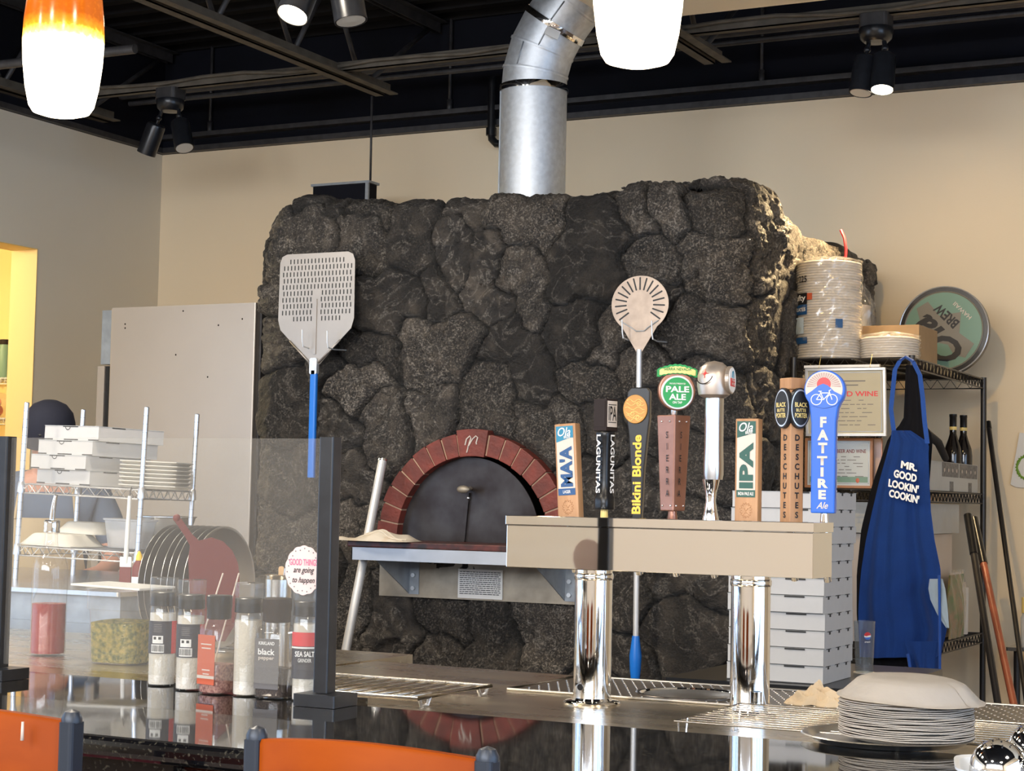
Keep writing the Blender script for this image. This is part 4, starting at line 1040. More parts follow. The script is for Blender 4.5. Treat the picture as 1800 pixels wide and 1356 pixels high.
# copper handle with green round badge
t = handle(1182, 'copper tap handle with a round green Pale Ale badge', rz=.52)
MB().lathe([(.0085, 0), (.0095, .006), (.008, .022), (.010, .024)], n=20).build('ferrule', 'copper', t)
def taper(w0, w1, d0, d1, z0, z1):
    vs = [(-w0, -d0, z0), (w0, -d0, z0), (w0, d0, z0), (-w0, d0, z0), (-w1, -d1, z1), (w1, -d1, z1), (w1, d1, z1), (-w1, d1, z1)]
    b = MB(); b._add([Vector(v) for v in vs], [(0,3,2,1),(4,5,6,7),(0,1,5,4),(1,2,6,5),(2,3,7,6),(3,0,4,7)]); return b
bd = taper(.0165, .0225, .0165, .0225, .020, .200).build('body', 'copper', t, bevel=.002); bd.rotation_euler = (0, 0, -.86)
for zz, ww in ((.030, .0168), (.188, .0221)):
    for sx in (-.010, .010):
        MB().sphere((sx, -ww-.0008, zz), .0018, 8, 6).build('rivet', 'satin', bd); MB().sphere((ww+.0008, sx, zz), .0018, 8, 6).build('rivet', 'satin', bd)
text('S\nI\nE\nR\nR\nA', 'ink_black', bd, (.003, -.0206, .108), .0075, .122, v=(0, -.032, 1), bold=.01, line=1.25)
text('S\nI\nE\nR\nR\nA', 'ink_black', bd, (.0206, -.004, .108), .0075, .122, u=(0, 1, 0), v=(.032, 0, 1), bold=.01, line=1.25)
MB().lathe([(.004, .198), (.006, .203), (.006, .213)], n=14).build('neck', 'satin', t)
cz = .246
MB().prism(disc_pts(.004, cz, .035, .037, 40), -.010, .010).build('badge_back', 'copper', t, bevel=.002)
MB().prism(disc_pts(.004, cz-.003, .031, .032, 44), -.0145, -.0101).build('badge_rim', 'silver_frame', t, bevel=.001)
MB().prism(disc_pts(.004, cz-.003, .0275, .0285, 44), -.0160, -.0146).build('badge_face', 'ale_green', t)
text('PALE', 'ink_white', t, (.004, -.0163, cz+.003), .044, .0115, bold=.03); text('ALE', 'ink_white', t, (.004, -.0163, cz-.0115), .032, .0115, bold=.03)
text('PROUDLY PRESENTED', 'ink_white', t, (.004, -.0163, cz+.0135), .030, .0028); text('ON TAP', 'ink_white', t, (.004, -.0163, cz-.022), .018, .0045, bold=.02)
b = MB(); rb = []
for k in range(17): x = -.034+.076*k/16; rb.append((x, cz+.040+.010*math.cos((x-.004)/.038*PI/2)+(.0015 if k % 2 else 0)))
for k in range(17): x = .042-.076*k/16; rb.append((x, cz+.026+.007*math.cos((x-.004)/.038*PI/2)-(.0015 if k % 2 else 0)))
b.prism(rb, -.013, -.002); b.build('ribbon', 'ale_green', t, bevel=.0006)
rb2 = [(x*.90+.0004, (z-cz-.037)*.68+cz+.037) for x, z in rb]
MB().prism(rb2, -.0142, -.0131).build('ribbon_face', 'pale_gold', t)
text('SIERRA NEVADA', 'ale_green', t, (.004, -.0144, cz+.041), .052, .0058, bold=.02)
# chrome handle with slanted head
t = handle(1249, 'chrome tap handle with a rounded head and oval red and white emblem', rz=-.10)
k_ = 1.0
MB().lathe([(.0155, 0), (.016, .004), (.0125, .020), (.0095, .040), (.0105, .055), (.0135, .066), (.0165, .080)], n=32).build('foot', 'chrome', t)
vs = [(.0160, .080), (.0175, .090), (.0175, .110), (.0165, .140), (.0165, .245)]
MB().lathe(vs, n=32, sq=2.6, T=Matrix.Translation((.005, 0, 0))).build('shaft', 'satin', t)
TR = Matrix.Translation((.004, 0, .266)) @ Matrix.Rotation(.0, 4, 'Y')
MB().lathe([(.001, -.035), (.020, -.034), (.029, -.028), (.032, -.010), (.031, .008), (.026, .024), (.015, .033), (.001, .036)], n=36, T=TR).build('head', 'champagne', t)
RT = Matrix.Translation((.004, 0, .266)) @ Matrix.Rotation(.22, 4, 'Z')
def put(b): b.bm.transform(RT); return b
put(MB().prism(disc_pts(0, 0, .031, .026, 36), .027, .034, 'YZ')).build('emblem_rim', 'champagne', t, bevel=.001)
put(MB().prism(disc_pts(0, 0, .027, .0235, 36), .034, .0352, 'YZ')).build('emblem_face', 'ink_white', t)
put(MB().prism([(-.017, -.012), (.017, -.012), (.017, .003), (-.017, .003)], .0352, .0358, 'YZ')).build('emblem_band', 'red_sign', t)
o = text('STELLA', 'ink_white', t, (.0361, 0, .0), .026, .0045, u=(0, 1, 0), bold=.02); o.data.transform(RT)
o = text('ARTOIS', 'ink_white', t, (.0361, 0, -.0075), .026, .0045, u=(0, 1, 0), bold=.02); o.data.transform(RT)
put(MB().tube([(.0358, -.006, .004), (.0358, -.004, .014), (.0358, .001, .017), (.0358, .005, .013), (.0358, .006, .004)], .0009, 6)).build('emblem_horn', 'teal', t)
b = MB()
RS = Matrix.Translation((.0, -.0285, .276)) @ Matrix.Rotation(-.28, 4, 'X') @ Matrix.Rotation(-.25, 4, 'Z')
star = [((.0085 if k % 4 == 0 else (.0022 if k % 2 else .0045))*math.cos(2*PI*k/16), (.0085 if k % 4 == 0 else (.0022 if k % 2 else .0045))*math.sin(2*PI*k/16)) for k in range(16)]
b.prism(star, -.0022, 0, T=RS).build('red_star', 'red', t)
MB().tube([RS @ Vector((.019*math.cos(a), -.0012, -.004+.016*math.sin(a))) for a in np.linspace(PI*1.05, PI*1.95, 14)], .0010, 6).build('head_groove', 'brown_plastic', t)
text('ANNO 1366', 'champagne', t, (.0135, -.0198, .165), .0045, .060, ang=-PI/2)
# wooden post with two oval badges
t = handle(1391, 'square wooden tap handle with two dark oval Black Butte Porter badges', rz=-.60)
H = 249*MPZ; q_ = .0150
MB().box((-q_, -q_, 0), (q_, q_, H-.022)).build('post', 'wood', t, bevel=.002)
MB().box((-q_-.002, -q_-.002, H-.0215), (q_+.002, q_+.002, H)).build('post_cap', 'wood', t, bevel=.002)
MB().box((-q_+.001, -q_+.001, H-.0219), (q_-.001, q_-.001, H-.0216)).build('cap_gap', 'ink_black', t)
for (nrm, uu) in (((0, -1, 0), (1, 0, 0)), ((1, 0, 0), (0, 1, 0))):
    for kind, mt, dd, k2 in (('badge', 'ink_black', .009, 1.0), ('badge_ring', 'silver_frame', .0095, .92), ('badge_face', 'ink_black', .0102, .84)):
        M = Matrix(((uu[0], 0, -nrm[0], 0), (uu[1], 0, -nrm[1], 0), (0, 1, 0, .212), (0, 0, 0, 1)))
        bb = MB().prism(disc_pts(0, 0, .0225*k2, .037*k2, 36), -q_-dd, -q_-.0005 if kind == 'badge' else -q_-dd+.0012, 'XY', T=None)
        bb.bm.transform(M); bb.build(kind, mt, t)
    n_ = Vector(nrm)
    for wd, zz, ww, hh in (('BLACK', .218, .028, .0085), ('BUTTE', .208, .022, .006), ('PORTER', .1985, .028, .0085)):
        text(wd, 'pale_gold', t, n_*(q_+.0104)+Vector((0, 0, zz)), ww, hh, u=uu, bold=.02)
    MB().prism([(-.0022, .231), (.0022, .231), (0, .238)], 0, .0005).bm
    text('D\nE\nS\nC\nH\nU\nT\nE\nS', 'ink_black', t, n_*(q_+.0003)+Vector((0, 0, .088)), .0105, .152, u=uu, bold=.03, line=1.15)
# blue paddle with bicycle
t = handle(1449, 'blue tap handle with a white bicycle under a red sun, rightmost of the row', rz=.17)
MB().lathe([(.0075, 0), (.008, .004), (.0065, .024)], n=18).build('ferrule', 'chrome', t)
zt = 0.245; R0 = .037
pts = [(-.023, .022), (.020, .022), (.021, .185), (.0245, .212)]+disc_pts(0, zt, R0, .036, 30, -38, 218, True)+[(-.0265, .212), (-.0235, .185)]
MB().prism(pts, -.014, .014).build('paddle', 'blue_handle', t, bevel=.0025)
MB().prism(disc_pts(-.001, zt+.001, .0335, .0325, 44, 0, 360), -.0149, -.0141).build('badge_face', 'ink_cream', t)
b = MB()
for k in range(19):
    a = math.radians(10+160*k/18); b.prism([(-.001+.014*math.cos(a-.03), zt+.004+.014*math.sin(a-.03)), (-.001+.014*math.cos(a+.03), zt+.004+.014*math.sin(a+.03)), (-.001+.031*math.cos(a+.055), zt+.001+.030*math.sin(a+.055)), (-.001+.031*math.cos(a-.055), zt+.001+.030*math.sin(a-.055))], -.0152, -.0149)
b.build('sun_rays', 'ray_ink', t)
MB().prism(disc_pts(-.001, zt+.010, .0125, .0125, 28), -.0156, -.0149).build('red_sun', 'red', t)
hill = [(-.034, zt-.010), (-.022, zt-.002), (-.010, zt+.008), (-.002, zt+.011), (.006, zt+.008), (.018, zt-.003), (.032, zt-.010), (.030, zt-.017), (.020, zt-.029), (0, zt-.034), (-.022, zt-.029), (-.031, zt-.017)]
MB().prism(hill, -.0162, -.0149).build('hill', 'blue_handle', t)
b = MB(); wy = -.0166
for x0 in (-.014, .014): b.tube([(x0+.0095*math.cos(a), wy, zt-.018+.0095*math.sin(a)) for a in np.linspace(0, 2*PI, 24)[:-1]], .0009, 5, closed=True)
for a_, e_ in (((-.014, -.018), (-.006, -.006)), ((-.006, -.006), (.0095, -.006)), ((.0095, -.006), (-.001, -.018)), ((-.001, -.018), (-.0075, -.003)), ((-.001, -.018), (-.014, -.018)), ((.014, -.018), (.0085, -.002)), ((.0085, -.002), (.0125, .000)), ((-.0105, -.003), (-.0045, -.003))):
    b.tube([(a_[0], wy, zt+a_[1]), (e_[0], wy, zt+e_[1])], .0009, 5)
b.build('bicycle', 'ink_white', t)
text('F\nA\nT', 'ink_cream', t, (-.002, -.0142, .163), .020, .066, bold=.05, line=.95)
text('T\nI\nR\nE', 'ink_cream', t, (-.002, -.0142, .086), .020, .078, bold=.05, line=.95)
text('F\nA\nT\n \nT\nI\nR\nE', 'ink_cream', t, (.0212, .002, .124), .014, .150, u=(0, 1, 0), bold=.04)
text('Ale', 'ink_cream', t, (-.002, -.0142, .036), .021, .012, shear=.4)

# ------------------------------------------------------------------ glass shield
t = thing('sneeze_guard', 'clear glass bar screen held between two black square posts', 'glass screen', (-1.60, 2.497, GZ))
px_l = onY(3, 1000, 2.497).x+1.60
gt = 1.514-GZ
for x, nm in ((0, 1), (px_l, 2)):
    MB().rbox((x-.0135, -.0135, .021), (x+.0135, .0135, gt+.002), .003).build('post', 'black_coat', t)
    MB().rbox((x-.036, -.036, .0006), (x+.042, .036, .020), .003).build('post_base', 'black_coat', t)
g = MB().box((px_l+.0145, -.003, .028), (-.0145, .003, gt)).build('glass_pane', 'shield', t)
q = onY(533, 1003, 2.492)
t = thing('scalloped_sticker', 'pink scalloped sticker with lettering stuck on the glass screen', 'sticker', (q.x, 2.4935, q.z))
rr = .0345; sc_ = []
for k in range(96): a = 2*PI*k/96; r_ = rr*(1+.045*abs(math.sin(7*a))); sc_.append((r_*math.cos(a), r_*1.12*math.sin(a)))
MB().prism(sc_, -.0008, 0).build('backing', 'pink', t)
text('GOOD THINGS', 'hot_pink', t, (0, -.0009, .013), .054, .0105)
text('are going', 'ink_black', t, (.001, -.0009, -.001), .040, .012, shear=.35); text('to happen', 'ink_black', t, (.001, -.0009, -.017), .043, .012, shear=.35)
b = MB()
for k in range(22):
    a = 2*PI*k/22+.1; r_ = .0295+.002*(k % 2); b.prism(disc_pts(r_*math.cos(a), r_*1.12*math.sin(a), .0011, .0011, 8), -.0011, -.0008)
b.build('dots', 'label_grey', t)

# ------------------------------------------------------------------ shakers
def tall_grinder(px, py, label, labmat='label_black', turn=0, top=1.0, red=True, words=None, group='spice grinders behind the glass screen'):
    q = onZ(px, py, GZ); q = onY(px, py, max(q.y, 2.536)); t = thing('spice_grinder', label, 'spice grinder', (q.x, q.y, GZ), turn, group)
    r = .0235; h = .188*top
    MB().lathe([(r*.96, .001), (r, .004), (r, h*.70), (r*.94, h*.725), (r*.92, h*.735)], n=32).build('bottle', 'bottle_glass', t)
    MB().lathe([(.001, .0025), (r*.93, .0030), (r*.95, .006), (r*.95, h*.67), (.001, h*.675)], n=32).build('contents', 'salt', t)
    MB().lathe([(r*.95, h*.735), (r*1.02, h*.74), (r*1.0, h*.78), (r*.98, h*.86), (r*.90, h*.865)], n=32).build('grinder_collar', 'black_plastic', t)
    MB().lathe([(r*.97, h*.80), (r*.99, h*.82), (r*1.06, h*.985), (r*1.03, h), (.001, h)], n=32).build('clear_cap', 'clear_plastic', t)
    lr = r+.0006
    def wrap(a0, a1, z0, z1, m, name, rr=lr, par=None):
        return MB().grid(lambda u, v: (rr*math.sin(a0+(a1-a0)*u), -rr*math.cos(a0+(a1-a0)*u), z0+(z1-z0)*v), 24, 1).build(name, m, par or t, recalc=False)
    wrap(-1.5, .95, h*.30, h*.60, labmat, 'paper_label')
    if red: wrap(.95, 1.9, h*.30, h*.60, 'red_sign', 'red_label')
    bp = wrap(-.62, .38, h*.31, h*.385, 'ink_white', 'barcode_panel', lr+.0003)
    bars = MB(); a = -.56
    while a < .33:
        w_ = random.choice((.02, .03, .05)); rr = lr+.0006
        bars._add([Vector((rr*math.sin(a), -rr*math.cos(a), h*.32)), Vector((rr*math.sin(a+w_), -rr*math.cos(a+w_), h*.32)), Vector((rr*math.sin(a+w_), -rr*math.cos(a+w_), h*.378)), Vector((rr*math.sin(a), -rr*math.cos(a), h*.378))], [(0, 1, 2, 3)]); a += w_+random.choice((.03, .04))
    bars.build('barcode', 'ink_black', bp, recalc=False)
    wrap(-.52, .30, h*.395, h*.465, 'ink_white', 'picture_panel', lr+.0003)
    for k in (-.30, .06): wrap(k-.10, k+.10, h*.43, h*.455, 'ink_black', 'eye_mark', lr+.0006)
    for k in range(5): wrap(-.42, .18, h*(.50+.016*k), h*(.506+.016*k), 'label_grey', 'print_line', lr+.0005)
    return t
tall_grinder(283, 1205, 'white salt grinder with barcode label, leftmost behind the glass', turn=.40)
tall_grinder(332, 1213, 'white salt grinder with barcode label, second behind the glass', turn=.40)
tall_grinder(433, 1223, 'white salt grinder turned to a narrow black label, fourth behind the glass', turn=-2.35, red=False)
g6 = tall_grinder(537, 1235, 'sea salt grinder with a red and black label beside the black post', turn=.45, red=False)
h = .188
for nm, a0, a1, z0, z1, m in (('front_label', -1.3, 1.2, .20, .60, 'label_black'), ('red_band', -1.25, 1.1, .48, .60, 'red_sign'), ('white_band', -1.3, 1.2, .46, .475, 'ink_white')):
    rr = .0247 if nm == 'front_label' else .0251
    MB().grid(lambda u, v: (rr*math.sin(a0+(a1-a0)*u), -rr*math.cos(a0+(a1-a0)*u), h*(z0+(z1-z0)*v)), 24, 1).build(nm, m, g6, recalc=False)
text('SEA SALT', 'ink_white', g6, (0, -.0256, h*.415), .032, .009, bold=.03); text('GRINDER', 'ink_white', g6, (0, -.0256, h*.36), .022, .006)
def short_grinder(px, py, label, contents, lab, words, capc='black_plastic', w=.026, rz=-.2):
    q = onZ(px, py, GZ); q = onY(px, py, max(q.y, 2.540)); t = thing('spice_grinder', label, 'spice grinder', (q.x, q.y, GZ), rz, 'spice grinders behind the glass screen')
    h = .165
    MB().lathe([(w*.92, .001), (w, .006), (w, h*.64), (w*.88, h*.70), (w*.66, h*.735), (w*.66, h*.76)], n=40, sq=5).build('bottle', 'bottle_glass', t)
    MB().lathe([(.001, .0025), (w*.88, .003), (w*.93, .007), (w*.93, h*.30), (.001, h*.31)], n=40, sq=5).build('contents', contents, t)
    MB().lathe([(w*.70, h*.755), (w*.80, h*.765), (w*.80, h*.86), (w*.84, h*.885), (w*.84, h*.99), (w*.76, h), (.001, h)], n=32).build('grinder_cap', capc, t)
    MB().box((-w*.80, -w-.0008, h*.10), (w*.80, -w-.0002, h*.60)).build('paper_label', lab, t)
    b = MB()
    for k, zz in enumerate((.50, .46, .24, .20)): b.box((-w*(.5-.08*k), -w-.0011, h*zz), (w*(.5-.06*k), -w-.0008, h*(zz+.012)))
    if not words: b.box((-w*.80, -w-.0011, h*.16), (w*.80, -w-.0008, h*.19))
    if not words: b.build('label_print', 'ink_cream', t)
    for k, (s_, ww, hh, zz, mt) in enumerate(words): text(s_, mt, t, (0, -w-.001, h*zz), ww, hh, bold=.02)
    return t
short_grinder(381, 1220, 'pink salt grinder with an orange label and black cap, third behind the glass', 'pink_salt', 'label_orange', [])
t = short_grinder(483, 1227, 'black pepper grinder with a dark cap and grey label, fifth behind the glass', 'pepper', 'label_grey', [('KIRKLAND', .030, .0055, .555, 'ink_white'), ('black', .032, .010, .47, 'ink_white'), ('pepper', .030, .006, .40, 'ink_cream')], 'brown_plastic', .029, .05)

# steel cup with stick and knife behind the grinders
q = onZ(490, 1200, SZ); q = at(487, 1150, 3.55); cx_ = q.x; cy_ = q.y
t = thing('utensil_cup', 'steel cup holding a wooden stick and a knife behind the grinders', 'cup', (cx_, cy_, SZ))
zc = onY(487, 1012, cy_).z-SZ
MB().lathe([(.022, 0), (.023, .003), (.0265, zc), (.0285, zc+.002), (.0265, zc-.001), (.0225, .004), (.001, .003)], n=28).build('cup', 'steel', t)
tag(MB().rbox((-.002, .0, .02), (.010, .002, zc+.018), .004, axis=1).build('wooden_stick', 'pale_wood', t), 'pale wooden stick')
MB().cyl((-.015, 0, .02), (.019, -.006, zc+.015), .003, 10).build('knife_handle', 'satin', t)
for x, y in ((-.075, .012), (-.050, .02)):
    q2 = at(445+0*x, 1045, 3.6)
# thin skewers standing behind the third grinder
for k, (pxa, pxb, l) in enumerate(((392, 379, 'thin pale skewer standing behind the pink salt, left one'), (420, 409, 'thin pale skewer standing behind the pink salt, right one'))):
    a = at(pxa, 1008, 3.6); a = Vector(a); e = Vector(at(pxb, 1048, 3.6)); dd = (e-a).normalized(); foot = a+dd*((a.z-SZ)/-dd.z)
    tag(MB().cyl(foot, a, .0016, 6).build('skewer', 'ink_cream'), l, 'skewer', 'skewers behind the grinders')

# ------------------------------------------------------------------ bottle and tub
q = onZ(83, 1152, SZ); d_ = (q-EYE).length
t = thing('vinegar_bottle', 'clear glass bottle half full of red vinegar with a steel pourer', 'bottle', (q.x, q.y, SZ))
r = .0405
pf = [(r*.6, .001), (r*.95, .002), (r, .008), (r, .185), (r*.97, .205), (r*.85, .222), (r*.55, .240), (r*.40, .250), (r*.36, .262), (r*.36, .292), (r*.42, .294), (r*.42, .300), (r*.34, .301)]
MB().lathe(pf, n=36).build('bottle_glass', 'bottle_glass', t)
MB().lathe([(.001, .004), (r*.92, .005), (r*.94, .01), (r*.94, .118), (.001, .119)], n=36).build('vinegar', 'wine_vinegar', t)
MB().lathe([(r*.45, .280), (r*.47, .283), (r*.44, .290), (r*.47, .295), (r*.44, .300), (r*.47, .306), (r*.40, .309), (r*.15, .310)], n=24).build('pourer_collar', 'chrome', t)
MB().tube([(0, 0, .305), (.002, 0, .33), (.006, -.001, .35), (.011, -.002, .366)], [.0065, .006, .0055, .0045], 14).build('pour_spout', 'chrome', t)
q = onZ(209, 1167, SZ)
t = thing('herb_tub', 'square clear tub of dried green herbs with a loose white lid', 'tub', (q.x, q.y+.02, SZ), .12)
w = .064
MB().lathe([(w*.90, .001), (w*.95, .008), (w*1.0, .115), (w*1.02, .118), (w*1.08, .119), (w*1.09, .158), (w*1.14, .160), (w*1.14, .164)], n=48, sq=6).build('tub_wall', 'clear_plastic', t)
MB().lathe([(.001, .003), (w*.88, .004), (w*.92, .010), (w*.965, .090), (w*.7, .094), (.001, .097)], n=48, sq=6).build('dried_herbs', 'herbs', t)
lid = MB().box((-w*1.55, -w*1.12, 0), (w*1.25, w*1.1, .005)).build('lid', 'tub_white', t, bevel=.002); lid.location = (0, 0, .166); lid.rotation_euler = (0, .03, -.04)

# ------------------------------------------------------------------ paper plates on the bar
PX, PY = onZ(1610, 1312, GZ).x, 2.50
q = onZ(1610, 1300, GZ); PX, PY = q.x, q.y-.055
t = thing('pizza_pan', 'round steel pizza pan under the stack of paper plates', 'pan', (PX-.028, PY+.006, GZ+.0008))
MB().lathe([(.001, .002), (.106, .002), (.113, .008), (.122, .010), (.124, .0085), (.115, .006), (.108, .0), (.001, .0)], n=64).build('pan_disc', 'satin', t)
pz = GZ+.0040; N = 19; rp = .0985
plate0 = None
for k in range(N):
    b = MB(); ph = random.random()*6
    def pf_(u, v, ph=ph):
        a = 2*PI*u; prof_ = [(.0, 0), (.067, 0), (.079, .004), (.087, .0085), (.0945, .010), (.0952, .0085)]
        x = v*(len(prof_)-1); i = min(int(x), len(prof_)-2); f = x-i; r_ = prof_[i][0]*(1-f)+prof_[i+1][0]*f; z_ = prof_[i][1]*(1-f)+prof_[i+1][1]*f
        return (r_*math.cos(a), r_*math.sin(a), z_+(.0006*math.sin(3*a+ph)+.0004*math.sin(7*a+2*ph))*(r_/.1)**2)
    b.grid(pf_, 72, 10)
    bmesh.ops.solidify(b.bm, geom=b.bm.faces[:], thickness=.0014)
    o = b.build('paper_plate', 'paper_plate', loc=(PX+random.uniform(-.0012, .0012), PY+random.uniform(-.0012, .0012), pz+k*.0027))
    nm = ['lowest', 'second', 'third', 'fourth', 'fifth', 'sixth', 'seventh', 'eighth', 'ninth', 'tenth', 'eleventh', 'twelfth', 'thirteenth', 'fourteenth', 'fifteenth', 'sixteenth', 'seventeenth', 'eighteenth', 'nineteenth'][k]
    tag(o, f'white paper plate on the pizza pan, {nm} from the bottom of the stack', 'plate', 'paper plates stacked on the bar')
b = MB()
def pf2(u, v):
    a = 2*PI*u; prof_ = [(.0, .030), (.060, .029), (.074, .024), (.086, .012), (.095, .003), (.102, .000)]
    x = v*(len(prof_)-1); i = min(int(x), len(prof_)-2); f = x-i; f = f*f*(3-2*f)*.5+f*.5; r_ = prof_[i][0]*(1-f)+prof_[i+1][0]*f; z_ = prof_[i][1]*(1-f)+prof_[i+1][1]*f
    bulge = 1+.05*math.exp(-((a-.25)/.18)**2); return (r_*bulge*math.cos(a)*1.04, r_*math.sin(a), z_+.0008*math.sin(4*a)*(r_/.1)**2)
b.grid(pf2, 96, 14); bmesh.ops.solidify(b.bm, geom=b.bm.faces[:], thickness=-.0014)
o = b.build('paper_plate', 'paper_plate', loc=(PX+.006, PY, pz+N*.0027+.0095), rot=(0, .035, -.45))
tag(o, 'white paper plate turned upside down on top of the stack', 'plate', 'paper plates stacked on the bar')

# chrome-domed shakers in a white tray at the right edge
q = onZ(1768, 1352, GZ+.03); 
t = thing('plastic_tray', 'milky plastic tray holding chrome shakers at the lower right corner', 'tray', (q.x+.02, q.y+.0, GZ+.0008), .25)
w = .075
MB().lathe([(w*.8, .0), (w*.85, .002), (w*1.0, .030), (w*1.05, .032), (w*1.05, .035), (w*.97, .033), (w*.82, .006), (.001, .005)], n=48, sq=5).build('tray_body', 'milky', t)
tz = GZ+.0065; TC = Vector(t.location)
def shaker(dx, dy, label, h=.042, r=.0335):
    s = thing('cheese_shaker', label, 'shaker', (TC.x+dx, TC.y+dy, tz), group='chrome shakers in the plastic tray')
    MB().lathe([(r*.85, 0), (r*.9, .003), (r*.93, h*.6), (r*.9, h)], n=32).build('glass_body', 'bottle_glass', s)
    MB().lathe([(r*.95, h-.006), (r*1.0, h-.005), (r, h+.002), (r*1.03, h+.004), (r*1.0, h+.007), (r, h+.012), (r*.95, h+.022), (r*.78, h+.033), (r*.5, h+.041), (r*.2, h+.045), (.001, h+.0455)], n=36).build('dome_lid', 'chrome', s)
    b = MB()
    for ring_, m_ in ((.0, 1), (.30, 6), (.58, 11)):
        for j in range(m_):
            a = 2*PI*j/m_; x, y = r*ring_*math.cos(a), r*ring_*math.sin(a); z_ = h+.0455-.0125*ring_**2*1.2
            b.sphere((x, y, z_), (.0013, .0013, .0006), 6, 4)
    b.build('holes', 'ink_black', s)
shaker(-.022, -.030, 'chrome domed cheese shaker standing nearest at the lower right corner', h=.016)
shaker(.006, .042, 'chrome domed cheese shaker behind another at the right edge', h=.030)
shaker(.050, -.005, 'chrome domed cheese shaker cut by the right edge of the frame', h=.030, r=.030)

# crumpled paper by the plates
q = onZ(1435, 1243, SZ)
t = thing('crumpled_paper', 'crumpled brown waxed paper lying on the drain plate', 'paper', (q.x, q.y+.02, SZ+.0015))
b = MB()
def cr(u, v):
    x = -.062+.125*u; y = -.028+.056*v
    z_ = .030*math.sin(PI*u)**.6*math.sin(PI*v)**.5*(.45+.75*abs(math.sin(9*u+3*math.sin(6*v))*math.cos(7*v+4*u)))+.022*math.exp(-((u-.42)/.06)**2-((v-.45)/.3)**2)
    return (x+.006*math.sin(13*v), y+.005*math.sin(17*u), max(0, z_))
b.grid(cr, 34, 20, smooth=False); b.build('sheet', 'wax_paper', t, recalc=False)
MB().grid(lambda u, v: (cr(u, v)[0]*.9, cr(u, v)[1]*.9, cr(u, v)[2]*.5), 24, 12, smooth=False).build('inner_fold', 'wax_paper', t, recalc=False)

# ------------------------------------------------------------------ bar stools
def stool(xl, xr, label, drip=False):
    Yb = 1.72; t = thing('bar_stool', label, 'bar stool', ((xl+xr)/2, Yb, 0), 0, 'orange-backed stools along the bar')
    hw_ = (xr-xl)/2; zt_ = STZ
    for s_ in (-1, 1):
        MB().rbox((s_*hw_-.0105, -.013, .72), (s_*hw_+.0105, .013, zt_-.012), .005).lathe([(.0125, 0), (.0125, .006), (.009, .013), (.001, .016)], (s_*hw_, 0, zt_-.013), 16).build('back_post', 'stool_metal', t)
        MB().tube([(s_*hw_, .0, .74), (s_*(hw_+.02), -.03, .0)], .011, 10).build('leg', 'stool_metal', t)
        MB().tube([(s_*(hw_-.01), .30, .74), (s_*(hw_+.01), .33, .0)], .011, 10).build('leg', 'stool_metal', t)
    b = MB(); n = 24; bow = lambda u: .010*math.sin(PI*u); crown = lambda u: .009*math.sin(PI*u)+.004*u*0
    vs = []
    def slat(u, v):
        # wraps round a bowed slat
        x = -hw_+.011+(2*hw_-.022)*u; zt2 = zt_-.010+crown(u); zb2 = zt_-.18-.0*u; yy = -bow(u)
        k = v*4; th = .009
        c4 = [(-th, zb2), (-th, zt2-.004), (-th+.004, zt2), (th-.004, zt2), (th, zt2-.004)]
        return None
    pro = [(-.009, -.18), (-.009, -.015), (-.006, -.0105), (.006, -.0105), (.009, -.015), (.009, -.18)]
    for i in range(n+1):
        u = i/n; x = -hw_+.0105+(2*hw_-.021)*u
        for (y, z) in pro: vs.append(Vector((x, y-bow(u)*2.2, zt_+z+(crown(u) if z > -.1 else 0))))
    m = len(pro); fs = [(i*m+j, i*m+(j+1) % m, (i+1)*m+(j+1) % m, (i+1)*m+j) for i in range(n) for j in range(m)]+[tuple(range(m)), tuple(range(n*m, n*m+m))[::-1]]
    b._add(vs, fs, True); b.build('back_slat', 'stool_wood', t)
    MB().rbox((-hw_-.01, -.01, .74), (hw_+.01, .36, .775), .03).build('seat', 'black_plastic', t)
    for yy, zz in ((-.02, .25), (.32, .25)): MB().cyl((-hw_-.012, yy, zz), (hw_+.012, yy, zz), .008).build('foot_rail', 'stool_metal', t)
    return t
Yb = 1.72
a = onY(452, 1283, Yb); c = onY(857, 1322, Yb); STZ = (a.z+c.z)/2+.002
s2 = stool(onY(452, 1283, Yb).x, onY(857, 1322, Yb).x, 'bar stool with orange wooden back, its whole back width in view')
a = onY(127, 1245, Yb); s1 = stool(a.x-(c.x-onY(452, 1283, Yb).x), a.x, 'bar stool with orange wooden back at the lower left corner')
q = onY(44, 1258, Yb-.03)
MB().tube([(q.x-s1.location.x, -.0335, STZ-.012), (q.x-s1.location.x, -.0335, STZ-.034)], [.0016, .0022], 6).build('paint_drip', 'ink_cream', s1)

# ================================================================== LEFT KITCHEN
TZ = 1.15
t = thing('prep_table', 'stainless prep table under the chrome wire rack at the left', 'table', (-3.7, 4.4, 0))
MB().rbox((-1.3, -.47, TZ-.012), (.52, .57, TZ), .01, axis=2).build('table_top', 'steel', t)
MB().box((-1.28, -.44, .72), (.50, .54, TZ-.013)).build('cold_cabinet', 'galv_dull', t)
for x, y in ((-1.25, -.42), (.47, -.42), (-1.25, .5), (.47, .5)): MB().cyl((x, y, 0), (x, y, .719), .02).build('leg', 'satin', t)
for k in range(2): MB().box((-1.2+k*.84, -.452, .76), (-.42+k*.84, -.441, TZ-.09)).build('drawer', 'galv_dull', t)

